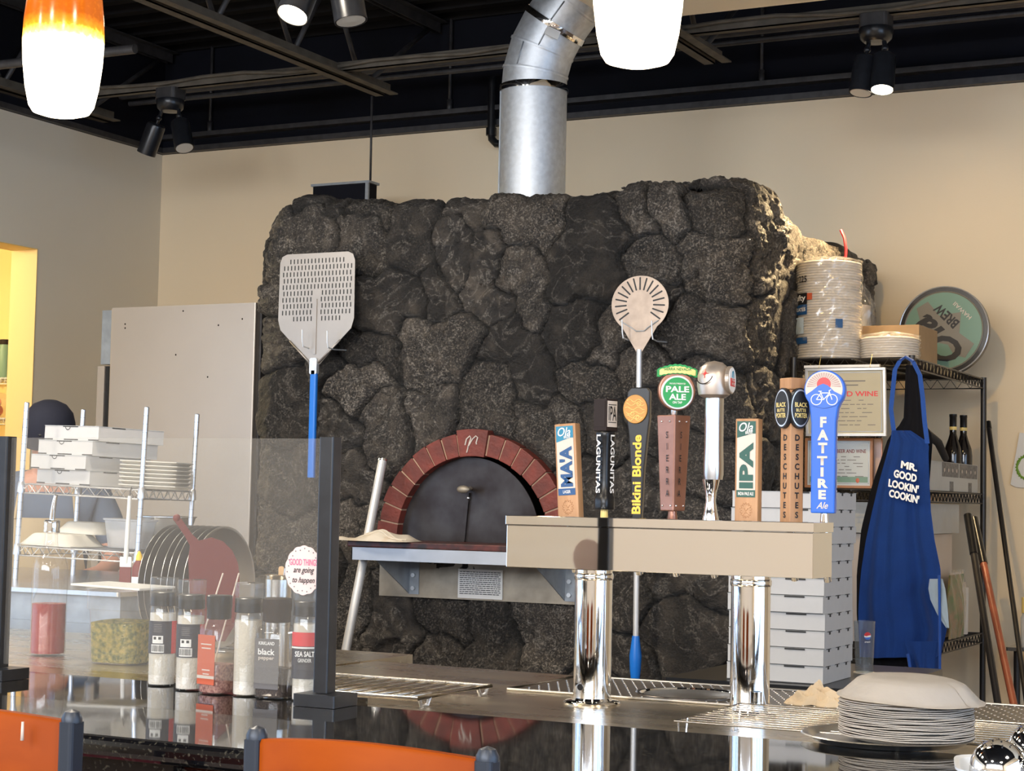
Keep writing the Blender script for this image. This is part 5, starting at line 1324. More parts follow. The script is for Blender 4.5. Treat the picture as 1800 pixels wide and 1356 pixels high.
FLp = at(40, 800, 5.6); RA = math.radians(12)
tiltM = Matrix.Rotation(.030, 4, Vector((-math.sin(YAW), math.cos(YAW), 0)))
FL0 = Vector((FLp.x-.012, FLp.y, TZ))
RM = Matrix.Translation(FL0) @ tiltM @ Matrix.Rotation(RA, 4, 'Z')
Z1 = 1.445-TZ-.004; Z0 = 1.25-TZ; RW, RD_, ZP = .405, .36, 1.690-TZ
def place(o, M): o.matrix_world = M; return o
def wire_shelf(par, W, D, z, m, pitch=.028, r=.0017, name='shelf_tier', ax='y', truss=.028, zig=.05):
    b = MB()
    for zz in (z, z-truss):
        b.tube([(0, 0, zz), (W, 0, zz), (W, D, zz), (0, D, zz)], r*1.5, 6, closed=True)
    def zz_(p, q):
        p, q = Vector(p), Vector(q); n = max(2, int((q-p).length/zig)*2); pts = []
        for k in range(n+1): v = p.lerp(q, k/n); v.z = z if k % 2 else z-truss; pts.append(v)
        b.tube(pts, r, 5)
    zz_((0, 0, z), (W, 0, z)); zz_((0, D, z), (W, D, z)); zz_((0, 0, z), (0, D, z)); zz_((W, 0, z), (W, D, z))
    if ax == 'y':
        k = pitch
        while k < W-.005: b.cyl((k, 0, z+r), (k, D, z+r), r, 5); k += pitch
        b.cyl((0, D/2, z-r), (W, D/2, z-r), r*1.5, 6)
    else:
        k = pitch
        while k < D-.005: b.cyl((0, k, z+r), (W, k, z+r), r, 5); k += pitch
        b.cyl((W/2, 0, z-r), (W/2, D, z-r), r*1.5, 6)
    return b.build(name, m, par)
rk = thing('wire_rack', 'chrome wire rack with white boxes on the left prep table', 'rack')
for x in (0, RW):
    for y in (0, RD_):
        po = MB().cyl((x, y, .0), (x, y, ZP), .0080, 14).sphere((x, y, ZP), (.0078, .0078, .003), 12, 6).build('post', 'wire_chrome', rk)
        b = MB(); z = .03
        while z < ZP: b.lathe([(.0082, 0), (.0084, .0008), (.0082, .0016)], (x, y, z), 14); z += .0255
        b.build('groove', 'galv_dull', po)
        for zz in (Z0, Z1): MB().lathe([(.0125, -.022), (.0125, -.018), (.0105, .008), (.0085, .012)], (x, y, zz-.004), 16).build('collar', 'wire_chrome', rk)
wire_shelf(rk, RW, RD_, Z0, 'wire_chrome'); wire_shelf(rk, RW, RD_, Z1, 'wire_chrome')
place(rk, RM)

def carton_mesh(s, h, name='pizza_box', style=0):
    """flat corrugated pizza box: tray, lid, dark tuck slots"""
    t = thing(name, None, None)
    MB().box((-s/2, -s/2, 0), (s/2, s/2, h*.965)).build('tray', 'white_card', t)
    MB().box((-s/2-.0012, -s/2-.0012, h*.972), (s/2+.0012, s/2+.0012, h-.0002)).build('lid', 'card_side', t)
    b = MB(); e = .0006
    if style == 0:
        b.box((-s*.16, -s/2-e, h*.90), (s*.08+.01, -s/2+.004, h*.975))
        b.tube([(-s*.07+.012*math.cos(a), -s/2-e*.6, h*.94-.010*math.sin(a)) for a in (0, .6, 1.1, PI/2, 2, 2.5, PI)], .0012, 4)
        for x0, x1 in ((-s/2, -s*.34), (-.13*s, .13*s), (.32*s, s/2)): b.box((x0, -s/2-e, 0.0008), (x1, -s/2+.004, .0042))
        b.box((s/2-.004, -s*.30, h*.90), (s/2+e, -s*.10, h*.975))
    else:
        b.box((s*.10, -s/2-.0018, h*.90), (s*.31, -s/2+.004, h*.995))
        b.box((-s/2, -s/2-e, 0.0004), (s/2, -s/2+.002, .0022))
        for yc in (-.34, -.02, .30):
            b.box((s/2-.004, yc*s-.020, h*.955), (s/2+.0019, yc*s+.022, h*.995)); b.box((s/2-.004, yc*s-.001, h*.80), (s/2+e, yc*s+.013, h*.955))
    b.build('tuck_slots', 'slot_dark', t)
    return t
# four boxes on the rack
BA = math.radians(-11); S1, H1 = .262, .0458
dn = ['lowest', 'second', 'third', 'topmost']
near = [(157, 848), (150, 822), (162, 795), (173, 768)]
bx0 = carton_mesh(S1, H1)
for k in range(4):
    o = bx0 if k == 0 else copy_tree(bx0)
    nc = at(near[k][0], near[k][1], 5.60); loc = RM.inverted() @ nc; loc.z = Z1+.004+k*(H1+.0004)
    ang = BA-RA+random.uniform(-.02, .02)
    c = loc+Matrix.Rotation(ang, 3, 'Z') @ Vector((-S1/2, S1/2, 0)); c.z = loc.z
    place(o, RM @ Matrix.Translation(c) @ Matrix.Rotation(ang, 4, 'Z'))
    tag(o, f'small white pizza box on the chrome rack, {dn[k]} of the four', 'pizza box', 'pizza boxes on the chrome rack')
def rack_thing(name, label, cat, x, y, z, rz=0, group=None):
    t = thing(name, label, cat, group=group); place(t, RM @ Matrix.Translation((x, y, z)) @ Matrix.Rotation(rz, 4, 'Z')); return t
p = RM.inverted() @ at(249, 850, 5.50)
ords = ['lowest', 'second', 'third', 'fourth', 'fifth', 'sixth', 'topmost']
tr0 = None
for k in range(7):
    if k == 0:
        tr0 = thing('takeout_tray', None, None)
        MB().lathe([(.080, 0), (.084, .001), (.092, .008), (.0955, .0085), (.0955, .0115), (.090, .0115), (.001, .0110)], n=40, sq=9).build('tray_body', 'foam', tr0); o = tr0
    else: o = copy_tree(tr0)
    place(o, RM @ Matrix.Translation((p.x+.002, max(.095, p.y+.09), Z1+.004+k*.0121)) @ Matrix.Rotation(math.radians(9)+random.uniform(-.015, .015), 4, 'Z'))
    tag(o, f'cream takeout tray beside the pizza boxes, {ords[k]} in its stack', 'tray', 'takeout trays on the chrome rack')
def clam(x, y, z, rz, label, w=.10):
    t = rack_thing('takeout_clamshell', label, 'container', x, y, z, rz, 'clamshells on the lower rack tier')
    MB().lathe([(w*.76, .026), (w*.80, .024), (w*1.0, .001), (w*1.02, .0), (w*1.02, .003)], n=40, sq=7).build('base_rim', 'foam', t)
    MB().lathe([(w*1.0, .003), (w*.97, .006), (w*.72, .034), (w*.66, .037), (.001, .037)], n=40, sq=7).build('lid', 'foam', t)
clam(.095, .105, Z0+.005, -.1, 'foam clamshell on the lower rack tier, in front')
clam(.135, .215, Z0+.043, -.25, 'foam clamshell tilted on top behind another on the lower rack tier', .085)
t = rack_thing('clear_tub', 'cloudy plastic tub on the lower rack tier beside the foam clamshells', 'tub', .275, .20, Z0+.005, .1)
MB().lathe([(.052, 0), (.056, .004), (.068, .085), (.073, .087), (.073, .092)], n=40, sq=6).build('tub_wall', 'frosted', t)
MB().lathe([(.001, .003), (.05, .004), (.060, .055), (.001, .058)], n=30, sq=5).build('tub_contents', 'ink_cream', t)
# steel bowl on the prep table right of the rack
q = onZ(300, 1000, TZ); q = at(292, 935, 5.9)
t = thing('mixing_bowl', 'wide steel mixing bowl standing on a tall crock behind the rack post', 'bowl', (onY(292, 935, 4.85).x, 4.85, TZ))
zb = onY(292, 908, 4.85).z-TZ
MB().lathe([(.04, .10), (.06, .105), (.080, .14), (.094, zb-.006), (.099, zb-.003), (.099, zb), (.092, zb-.004), (.075, .145), (.04, .112), (.001, .108)], n=48).build('bowl', 'satin', t)
MB().lathe([(.055, 0), (.06, .003), (.06, .098), (.001, .10)], n=32).build('crock', 'steel', t)
# hanging pastry brush
hp = RM @ Vector((RW-.012, -.028, Z1-.03))
t = thing('pastry_brush', 'white handled brush with red bristles hanging from the rack corner', 'brush', (hp.x, hp.y, hp.z))
a1 = at(228, 872, 5.42)-hp; a2 = at(221, 990, 5.42)-hp; a3 = at(218, 1040, 5.42)-hp
MB().tube([a1, a1.lerp(a2, .5), a2], [.0055, .007, .0075], 10).build('handle', 'tub_white', t)
dx = Vector((.017, .009, 0))
MB().box((-.017, -.004, -.012), (.017, .004, .018), Matrix.Translation(a2) @ Matrix.Rotation(YAW, 4, 'Z')).build('ferrule', 'tub_white', t)
MB().box((-.017, -.005, -.058), (.017, .005, -.012), Matrix.Translation(a2) @ Matrix.Rotation(YAW, 4, 'Z')).build('bristles', 'red_plastic', t)
MB().tube([a1+Vector((0, 0, -.01)), a1+Vector((.002, 0, .012)), a1+Vector((-.004, .012, .026)), a1+Vector((-.010, .022, .020))], .0016, 6).build('hook', 'black_steel', t)
q = onZ(244, 1045, TZ)
t = thing('sauce_bottle', 'small red and white sauce bottle on the prep table behind the brush', 'bottle', (onY(243, 1030, 4.12).x, 4.12, TZ))
MB().lathe([(.018, 0), (.019, .003), (.019, .060), (.012, .075), (.008, .080)], n=24).build('bottle_body', 'red_plastic', t)
MB().lathe([(.0193, .014), (.0193, .034)], n=24).build('label_band', 'ink_white', t); MB().lathe([(.009, .080), (.009, .092), (.003, .105), (.001, .106)], n=16).build('cap', 'yellow_ink', t)
# round pans stored on edge and a red peel
vw = Vector((-math.sin(YAW+.18), math.cos(YAW+.18), 0)); rt = Vector((math.cos(YAW+.18), math.sin(YAW+.18), 0))
YC = onZ(340, 1130, SZ).y
MB_rack = thing('pan_stand', 'low wire stand keeping the round pans upright', 'stand', (0, 0, 0))
rp_ = .146; cen0 = at(345, 1030, 4.42); cen0.z = SZ+.007+rp_
nrm = (rt*.82-vw*.55).normalized()
MB_rack.location = (cen0.x, cen0.y, SZ)
for k in range(8):
    c = cen0-nrm*.0+nrm*(-.075+.018*k+(.01 if k > 2 else 0)+(.008 if k > 5 else 0))
    q = nrm.to_track_quat('Z', 'Y').to_matrix().to_4x4(); T = Matrix.Translation(c) @ q
    o = MB().lathe([(.001, 0), (rp_*.90, 0), (rp_*.95, .005), (rp_, .006), (rp_, .0075), (rp_*.94, .0065), (rp_*.89, .0015), (.001, .0015)], n=56).build('round_pan', 'satin')
    o.matrix_world = T
    tag(o, f'round steel pan on edge left of the red peel, {["leftmost", "second", "third", "fourth", "fifth", "sixth", "seventh", "eighth"][k]} of the row', 'pan', 'round pans stored on edge')
b = MB()
for s_ in (-.05, .05):
    d_ = Vector((nrm.y, -nrm.x, 0))*s_
    a_, e_ = d_-nrm*.10, d_+nrm*.12; b.cyl((a_.x, a_.y, .003), (e_.x, e_.y, .003), .003, 8)
b.build('stand_rail', 'wire_chrome', MB_rack)
pc = at(372, 1010, 4.20); t = thing('red_plastic_peel', 'faded red plastic peel with a long handle leaning on the round pans', 'peel', (pc.x, pc.y, SZ))
n2 = (-vw+rt*.15).normalized(); u2 = Vector((-n2.y, n2.x, 0)).normalized()
if u2.dot(rt) < 0: u2 = -u2
def pl2(px, py): 
    # point on the vertical plane of the peel, in metres (across, up)
    d = ray(px, py); tt = (pc-EYE).dot(n2)/d.dot(n2); P_ = EYE+d*tt-Vector((pc.x, pc.y, SZ)); return P_
out = [pl2(x, y) for x, y in ((304, 912), (310, 907), (319, 913), (338, 940), (350, 951), (372, 945), (392, 952), (408, 968), (418, 990), (421, 1012), (420, 1050), (412, 1100), (395, 1128), (352, 1128), (336, 1080), (333, 1030), (331, 985), (334, 960), (325, 943))]
n_ = len(out); b = MB(); vs = [p_-n2*.002 for p_ in out]+[p_+n2*.002 for p_ in out]
b._add(vs, [tuple(range(n_)), tuple(range(n_, 2*n_))[::-1]]+[(k, n_+k, n_+(k+1) % n_, (k+1) % n_) for k in range(n_)])
b.build('peel_body', 'red_plastic', t); MB().sphere(pl2(311, 911)-n2*.003, .009, 12, 8).build('handle_knob', 'red_plastic', t)

# ------------------------------------------------------------------ the cook behind the rack
def skin(name, P_, E_, m, parent, sub=2):
    me = bpy.data.meshes.new(name); me.from_pydata([p for p, r in P_], E_, []); me.update()
    o = bpy.data.objects.new(name, me); COL.objects.link(o)
    md = o.modifiers.new('s', 'SKIN'); md.use_smooth_shade = True
    sv = me.skin_vertices[0].data
    for i, (p, r) in enumerate(P_): sv[i].radius = (r if isinstance(r, tuple) else (r, r)); sv[i].use_root = (i == 0)
    s2 = o.modifiers.new('ss', 'SUBSURF'); s2.levels = sub; s2.render_levels = sub
    dg = bpy.context.evaluated_depsgraph_get(); m2 = bpy.data.meshes.new_from_object(o.evaluated_get(dg)); m2.name = name
    bpy.data.objects.remove(o); bpy.data.meshes.remove(me)
    m2.materials.clear(); m2.materials.append(MATS[m]); m2.polygons.foreach_set('use_smooth', [True]*len(m2.polygons))
    o = bpy.data.objects.new(name, m2); COL.objects.link(o); o.parent = parent; return o
pp = at(88, 708, 6.9); HT = pp.z
pers = thing('person', 'person in a dark cap, slate shirt and tan apron bent over the prep table', 'person', (pp.x, pp.y, 0), .72)
P_ = [((0, .05, .95), (.15, .11)), ((0, .04, 1.12), (.145, .10)), ((0, .0, 1.30), (.17, .11)), ((0, -.03, 1.42), (.12, .08)), ((0, -.06, 1.49), .055), ((0, -.09, 1.555), .060), ((0, -.12, 1.62), (.074, .085)), ((0, -.12, 1.70), (.066, .078))]
E_ = [(0, 1), (1, 2), (2, 3), (3, 4), (4, 5), (5, 6), (6, 7)]
for s_ in (-1, 1):
    i = len(P_)
    P_ += [((s_*.17, -.01, 1.41), .060), ((s_*.235, -.03, 1.28), .050), ((s_*.25, -.07, 1.15), .042), ((s_*.20, -.22, 1.12), .034), ((s_*.14, -.33, 1.115), .026), ((s_*.12, -.38, 1.105), (.036, .018))]
    E_ += [(3, i), (i, i+1), (i+1, i+2), (i+2, i+3), (i+3, i+4), (i+4, i+5)]
    for f in range(4):
        j = len(P_); a = (f-1.5)*.018; L_ = (.066, .078, .074, .058)[f]
        P_ += [((s_*.115+a, -.405, 1.105), .0095), ((s_*.110+a*1.1, -.405-L_*.55, 1.100), .0085), ((s_*.106+a*1.1, -.405-L_, 1.082), .0072)]
        E_ += [(i+5, j), (j, j+1), (j+1, j+2)]
    j = len(P_); P_ += [((s_*.085, -.375, 1.10), .011), ((s_*.062, -.40, 1.095), .0095), ((s_*.052, -.43, 1.088), .008)]; E_ += [(i+5, j), (j, j+1), (j+1, j+2)]
    k = len(P_)
    P_ += [((s_*.10, .05, .88), .095), ((s_*.11, .03, .50), .062), ((s_*.12, .06, .10), .042), ((s_*.13, -.08, .035), (.042, .03))]; E_ += [(0, k), (k, k+1), (k+1, k+2), (k+2, k+3)]
skin('body', P_, E_, 'skin', pers)
# face details are part of the head: nose and ears
MB().sphere((0, -.205, 1.60), (.012, .016, .018), 12, 8).build('nose', 'skin', pers)
for s_ in (-1, 1):
    MB().sphere((s_*.078, -.10, 1.61), (.010, .020, .030), 12, 8).build('ear', 'skin', pers); MB().sphere((s_*.030, -.196, 1.625), (.009, .005, .005), 10, 6).build('eye', 'ink_black', pers)
MB().sphere((0, -.20, 1.565), (.022, .008, .006), 12, 6).build('mouth', 'label_orange', pers)
MB().lathe([(.090, -.082), (.095, -.055), (.097, -.02), (.095, .01), (.086, .045), (.062, .075), (.030, .090), (.001, .094)], n=32, T=Matrix.Translation((0, -.115, HT-.088)) @ Matrix.Rotation(.25, 4, 'X')).build('cap', 'cap_navy', pers)
sp = [((0, .05, .93), (.175, .135)), ((0, .04, 1.12), (.165, .125)), ((0, .0, 1.30), (.19, .13)), ((0, -.02, 1.42), (.13, .095)), ((0, -.05, 1.475), .068)]
se = [(0, 1), (1, 2), (2, 3), (3, 4)]
for s_ in (-1, 1): i = len(sp); sp += [((s_*.175, -.01, 1.415), .074), ((s_*.24, -.03, 1.28), .064), ((s_*.25, -.055, 1.20), .058)]; se += [(3, i), (i, i+1), (i+1, i+2)]
skin('shirt', sp, se, 'shirt', pers)
tp = [((0, .05, .92), (.16, .125))]; te = []
for s_ in (-1, 1): i = len(tp); tp += [((s_*.10, .05, .84), .112), ((s_*.11, .03, .50), .082), ((s_*.12, .06, .09), .062)]; te += [(0, i), (i, i+1), (i+1, i+2)]
skin('trousers', tp, te, 'denim', pers)
def apr(u, v):
    z = .45+.87*v; w_ = (.20 if v < .55 else .20-.085*((v-.55)/.45)**.8); x = (u-.5)*2*w_
    return (x, -.155+.07*(x/.2)**2*2-.01*math.sin(9*u)*(1-v)-.012*(v-.5)+(.02 if v > .8 else 0)*0, z)
MB().grid(apr, 20, 24).build('apron', 'tan_apron', pers, recalc=False)
for s_ in (-1, 1): MB().tube([(s_*.11, -.135, 1.315), (s_*.10, -.12, 1.40), (s_*.075, -.07, 1.475), (s_*.05, .0, 1.50)], .008, 6).build('apron_strap', 'tan_apron', pers)
for s_ in (-1, 1): MB().sphere((s_*.13, -.06, .04), (.05, .13, .045), 16, 10).build('shoe', 'ink_black', pers)

# ================================================================== RIGHT SIDE
# black work counter with pizza boxes
cx0, cy0 = -1.95, 4.83
t = thing('black_counter', 'low black counter under the tall stack of white pizza boxes', 'counter', (-1.6, 5.2, 0))
MB().rbox((-.36, -.37, .895), (.24, .42, .9295), .01).build('counter_top', 'black_plastic', t)
MB().box((-.34, -.35, .05), (.22, .40, .894)).build('cabinet', 'black_coat', t)
pb = carton_mesh(.278, .0480, 'pizza_box', 1); n = 11
on = ['lowest', 'second from the bottom', 'third from the bottom', 'fourth from the bottom', 'fifth from the bottom', 'middle one', 'fifth from the top', 'fourth from the top', 'third from the top', 'second from the top', 'topmost']
for k in range(n):
    o = pb if k == 0 else copy_tree(pb)
    o.location = (-1.652+random.uniform(-.004, .003)+(.004*(k > 7)), 5.030+random.uniform(-.003, .003), .9305+k*.0482); o.rotation_euler = (0, 0, random.uniform(-.012, .012))
    tag(o, f'white pizza box in the tall stack by the blue apron, {on[k]}', 'pizza box', 'pizza boxes stacked by the blue apron')
# tumbler
q = onZ(1519, 1184, .9295)
t = thing('coaster', 'round pale coaster under the clear tumbler', 'coaster', (q.x, q.y, .930)); MB().lathe([(.001, 0), (.032, 0), (.032, .003), (.001, .003)], n=36).build('coaster_disc', 'coaster', t)
t = thing('tumbler', 'tall clear plastic tumbler with a red, white and blue round emblem', 'tumbler', (q.x, q.y, .9335), -.25)
H = .150
MB().lathe([(.001, .004), (.024, .004), (.0245, .0), (.0255, .001), (.0265, .02), (.0315, H), (.0300, H), (.0252, .02), (.001, .007)], n=40).build('tumbler_wall', 'tumbler_plastic', t)
def onw(u, z, r=.0305): a = u/r; return Vector((r*math.sin(a), -r*math.cos(a), z))
def wdisc(pts, m, name, dr): 
    b = MB(); n_ = len(pts); b._add([onw(x, z, .0297+dr) for x, z in pts], [tuple(range(n_))]); return b.build(name, m, t, recalc=False)
ez, ex, er = .108, .026, .0105
wdisc(disc_pts(ex, ez, er, er*1.05, 28), 'ink_white', 'emblem_disc', .0010)
wdisc([(ex-er, ez+.001)]+disc_pts(ex, ez, er, er*1.05, 12, 170, 10, True)[0:]+[(ex+.004, ez+.0015), (ex-.004, ez-.001)], 'red', 'emblem_red', .0014)
wdisc(disc_pts(ex, ez, er, er*1.05, 12, 200, 345, True)+[(ex+.003, ez-.004), (ex-.004, ez-.0045)], 'blue_handle', 'emblem_blue', .0014)
o = text('pepsi', 'ink_white', t, (0, 0, 0), .016, .005, v=(0, 0, 1))
for v in o.data.vertices: v.co = onw(v.co.x+ex, v.co.z+ez-.018, .0312)

# ---- black wire rack, short end towards the bar
QX0, QX1, QY0, QY1 = -2.235, -1.77, 6.80, 8.02
QZ = [.16, .885, 1.487, 1.990]
rk = thing('storage_rack', 'black wire storage rack beside the oven against the back wall', 'rack', (QX0, QY0, 0))
for x in (0, QX1-QX0):
    for y in (0, QY1-QY0):
        MB().cyl((x, y, 0), (x, y, 1.998), .0128, 14).build('post', 'rack_black', rk)
for z in QZ: wire_shelf(rk, QX1-QX0, QY1-QY0, z, 'rack_black', pitch=.032, r=.0022, ax='x', truss=.040, zig=.055)
ZS2, ZS3 = QZ[2]+.006, QZ[3]+.006
# large wrapped stack of plates
def plate_pack(name, label, x, y, z, R_, H_, seed, lab=True, mat_='paper_plate'):
    t = thing(name, label, 'plate pack', (x, y, z)); rs = np.random.RandomState(seed)
    pr = [(.001, .002), (R_*.86, .002)]; zz = .004; nL = int(H_/.0105)
    for k in range(nL):
        w_ = rs.uniform(-.0025, .0025); pr += [(R_*.955+w_, zz), (R_+w_, zz+.004), (R_*.985+w_, zz+.0075)]; zz += .0105*(H_-.012)/(nL*.0105)
    pr += [(R_*.85, H_-.006), (.001, H_-.006)]
    MB().lathe(pr, n=56).build('plates', mat_, t)
    def wr(u, v):
        a = 2*PI*u; 
        if v < .82: z_ = H_*v/.82; r_ = R_*1.02+.003*math.sin(a*5+v*30)+.0025*math.sin(a*11-v*47)
        else: k = (v-.82)/.18; z_ = H_+.012*math.sin(k*PI*.5)*(1+.5*math.sin(a*6)); r_ = R_*1.02*(1-k)+.004*math.sin(a*7)*(1-k)
        return (r_*math.cos(a), r_*math.sin(a), z_+.002)
    MB().grid(wr, 90, 60).build('film', 'shrink_wrap', t, recalc=False)
    def patch(a0, a1, z0, z1, m, nm, rr=1.045):
        return MB().grid(lambda u, v: (R_*rr*math.sin(a0+(a1-a0)*u), -R_*rr*math.cos(a0+(a1-a0)*u), z0+(z1-z0)*v), 10, 1).build(nm, m, t, recalc=False)
    return t, patch
xp = onY(1449, 600, 6.95).x+.010
t, patch = plate_pack('plate_pack', 'tall shrink-wrapped cylinder of white paper plates marked 225', xp, 6.97, ZS3, .128, .395, 1)
R_ = .128
patch(-1.3, -.38, .215, .26, 'ink_black', 'brand_panel'); patch(-1.3, -.38, .175, .214, 'navy_ink', 'blue_panel'); patch(-.38, -.20, .232, .258, 'label_orange', 'orange_patch')
patch(-1.3, -.36, .06, .085, 'navy_ink', 'blue_band'); patch(-1.3, -.50, .10, .165, 'reverse', 'picture_panel'); patch(.50, .72, .12, .155, 'navy_ink', 'small_tab')
def curved(s, m, a_c, zc, w_, h_):
    o = text(s, m, t, (0, 0, 0), w_, h_, bold=.02)
    for v in o.data.vertices: a = a_c+v.co.x/R_; v.co = (R_*1.056*math.sin(a), -R_*1.056*math.cos(a), zc+v.co.z)
curved('225', 'ink_black', -.56, .315, .044, .026); curved('efty', 'ink_white', -.66, .238, .060, .030); curved('PLATES', 'ink_white', -.66, .195, .060, .014)
xs_ = onY(1561, 620, 7.05).x
t2, _p = plate_pack('plate_pack', 'short wrapped stack of paper plates in front of the cardboard box', xs_+.008, 7.04, ZS3, .116, .098, 2)
t = thing('open_carton', 'open cardboard box behind the short plate stack on the top shelf', 'box', (onY(1568, 600, 7.36).x, 7.38, ZS3))
W_, D_, H_ = .145, .15, .162
for a_, e_ in (((-W_, -D_, 0), (W_, -D_+.004, H_)), ((-W_, D_-.004, 0), (W_, D_, H_)), ((-W_, -D_+.004, 0), (-W_+.004, D_-.004, H_)), ((W_-.004, -D_+.004, 0), (W_, D_-.004, H_)), ((-W_+.004, -D_+.004, 0), (W_-.004, D_-.004, .004))):
    MB().box(a_, e_).build('panel', 'cardboard', t)
x5 = onY(1515, 500, 7.45).x
t = thing('wrapped_pack', 'crinkled clear pack with a blue tab behind the tall plate cylinder', 'pack', (x5-.04, 7.42, ZS3))
t.location.x = onY(1480, 500, 7.72).x+.045; t.location.y = 7.72
def cw(u, v):
    a = 2*PI*u; z_ = .395*v; r_ = .098*(1-.55*max(0, v-.75)/.25)+.008*math.sin(6*a+14*v)+.005*math.sin(13*a-29*v); return (r_*math.cos(a), r_*math.sin(a), z_+.002)
MB().grid(cw, 60, 40).build('film', 'shrink_wrap', t, recalc=False); MB().lathe([(.001, .002), (.082, .002), (.082, .30), (.001, .305)], n=40).build('plates', 'paper_plate', t)
# round sign
t = thing('round_sign', 'round black-rimmed brewery sign standing upside down on the top rack shelf', 'sign', (-1.916, 7.90, ZS3))
R_ = .197
SM = Matrix.Translation((0, 0, R_+.002)) @ Matrix.Rotation(-.07, 4, 'X')
def sgn(b, nm, m, bev=0): b.bm.transform(SM); return b.build(nm, m, t, bevel=bev)
sgn(MB().prism(disc_pts(0, 0, R_, R_, 72), -.012, .022), 'rim_body', 'black_coat', .003)
sgn(MB().tube([(R_*.985*math.cos(a), -.013, R_*.985*math.sin(a)) for a in np.linspace(0, 2*PI, 73)[:-1]], .003, 6, closed=True), 'outer_bead', 'silver_frame')
sgn(MB().prism(disc_pts(0, 0, R_*.86, R_*.86, 72), -.0150, -.0125), 'green_face', 'mint')
sgn(MB().tube([(R_*.87*math.cos(a), -.0145, R_*.87*math.sin(a)) for a in np.linspace(0, 2*PI, 73)[:-1]], .0035, 6, closed=True), 'inner_bead', 'sign_tan')
A_ = math.radians(136); ca, sa = math.cos(A_), math.sin(A_)
def rot(p): return (p[0]*ca-p[1]*sa, p[0]*sa+p[1]*ca)
mt = [(-.155, .02), (-.11, .045), (-.06, .03), (-.02, .055), (.03, .035), (.07, .06), (.12, .03), (.155, .01), (.14, -.045), (.06, -.035), (.0, -.11), (-.06, -.04), (-.14, -.05)]
sgn(MB().prism([rot(p_) for p_ in mt], -.0162, -.0151), 'hill_band', 'sign_tan')
def stext(s, m, c, w_, h_, **k):
    o = text(s, m, t, (0, 0, 0), w_, h_, **k)
    for v in o.data.vertices: x, z = rot((v.co.x+c[0], v.co.z+c[1])); v.co = SM @ Vector((x, -.0175, z))
stext('Ola', 'ink_black', (-.01, .052), .240, .125, bold=.028, shear=.3); stext('BREW', 'ink_black', (.035, -.055), .125, .044, bold=.03)
stext('HAWAII', 'ink_cream', (.0, -.118), .10, .018)
# certificates
def cert(label, x0, x1, z0, z1, Y, frame, paper, title, tcol, d=.016, fw=.010, lines=7, blue=False, deep=0):
    t = thing('framed_certificate', label, 'certificate', ((x0+x1)/2, Y, z0)); W_ = (x1-x0)/2; H_ = z1-z0
    b = MB(); b.box((-W_, -d/2, 0), (W_, d/2, fw)).box((-W_, -d/2, H_-fw), (W_, d/2, H_)).box((-W_, -d/2, fw), (-W_+fw, d/2, H_-fw)).box((W_-fw, -d/2, fw), (W_, d/2, H_-fw)); b.build('frame', frame, t, bevel=.001)
    MB().box((-W_+fw, -.001, fw), (W_-fw, d/2-.001, H_-fw)).build('sheet', paper, t)
    MB().box((-W_+fw, -.006, fw), (W_-fw, -.005, H_-fw)).build('glazing', 'glass', t)
    b = MB(); m_ = fw+.006
    for (a_, e_) in (((-W_+m_, m_), (W_-m_, m_+.003)), ((-W_+m_, H_-m_-.003), (W_-m_, H_-m_)), ((-W_+m_, m_), (-W_+m_+.003, H_-m_)), ((W_-m_-.003, m_), (W_-m_, H_-m_))): b.box((a_[0], -.0018, a_[1]), (e_[0], -.0012, e_[1]))
    b.build('printed_border', 'galv_dull', t)
    text(title, tcol, t, (0, -.0014, H_*(.62 if not blue else .74)), (W_-fw)*1.72, H_*.075, bold=.02)
    b = MB()
    for k in range(lines):
        z_ = H_*(.52-.06*k) if not blue else H_*(.62-.065*k)
        x = -W_+fw+.022
        while x < W_*.55: w_ = random.uniform(.012, .04); b.box((x, -.0018, z_), (x+w_, -.0012, z_+.0025)); x += w_+random.choice((.006, .03))
    if not blue:
        for k, ww in enumerate((.5, .32)): b.box((-ww*W_, -.0018, H_*(.80-.06*k)), (ww*W_, -.0012, H_*(.80-.06*k)+.004))
    b.build('print', 'label_grey', t)
    if blue: MB().box((-W_+fw+.01, -.0019, fw+.012), (W_-fw-.01, -.0012, fw+.034)).build('green_band', 'mint', t)
    return t
c1 = cert('silver-framed Beer and Wine certificate hung from the top rack shelf', -2.170, -1.856, 1.690, 1.950, 6.765, 'silver_frame', 'cert_paper', 'BEER AND WINE', 'red_sign')
c1.rotation_euler = (.07, 0, 0)
MB().cyl((.10, -.012, .262), (.10, .02, .31), .0012, 5).cyl((-.10, -.012, .262), (-.10, .02, .31), .0012, 5).build('hanging_wire', 'pale_gold', c1)
tag(c1, None); o_ = MB().box((-.16, -.009, .262), (.135, .004, .272)).build('backing_edge', 'ink_white', c1)
c2 = cert('wood-framed restaurant licence standing below the silver certificate', -2.205, -1.935, ZS2, 1.690-.004, 6.865, 'oak_frame', 'cert_blue', 'RESTAURANT BEER AND WINE', 'maroon', blue=True)
MB().sphere((.075, -.0015, .030), (.008, .001, .010), 12, 8).build('portrait', 'label_orange', c2)
c3 = thing('picture_frame', 'edge of a copper-trimmed frame behind the wood-framed licence', 'frame', (onY(1540, 815, 6.93).x-.10, 6.93, ZS2)); MB().box((-.13, -.008, 0), (.125, .008, .196)).build('frame_body', 'oak_frame', c3, bevel=.001)
MB().box((.122, -.0095, .002), (.1255, -.0085, .194)).box((.090, -.0095, .002), (.0935, -.0085, .194)).build('copper_trim', 'copper', c3); MB().box((.094, -.009, .004), (.1215, -.0082, .192)).build('mat_board', 'pink', c3)
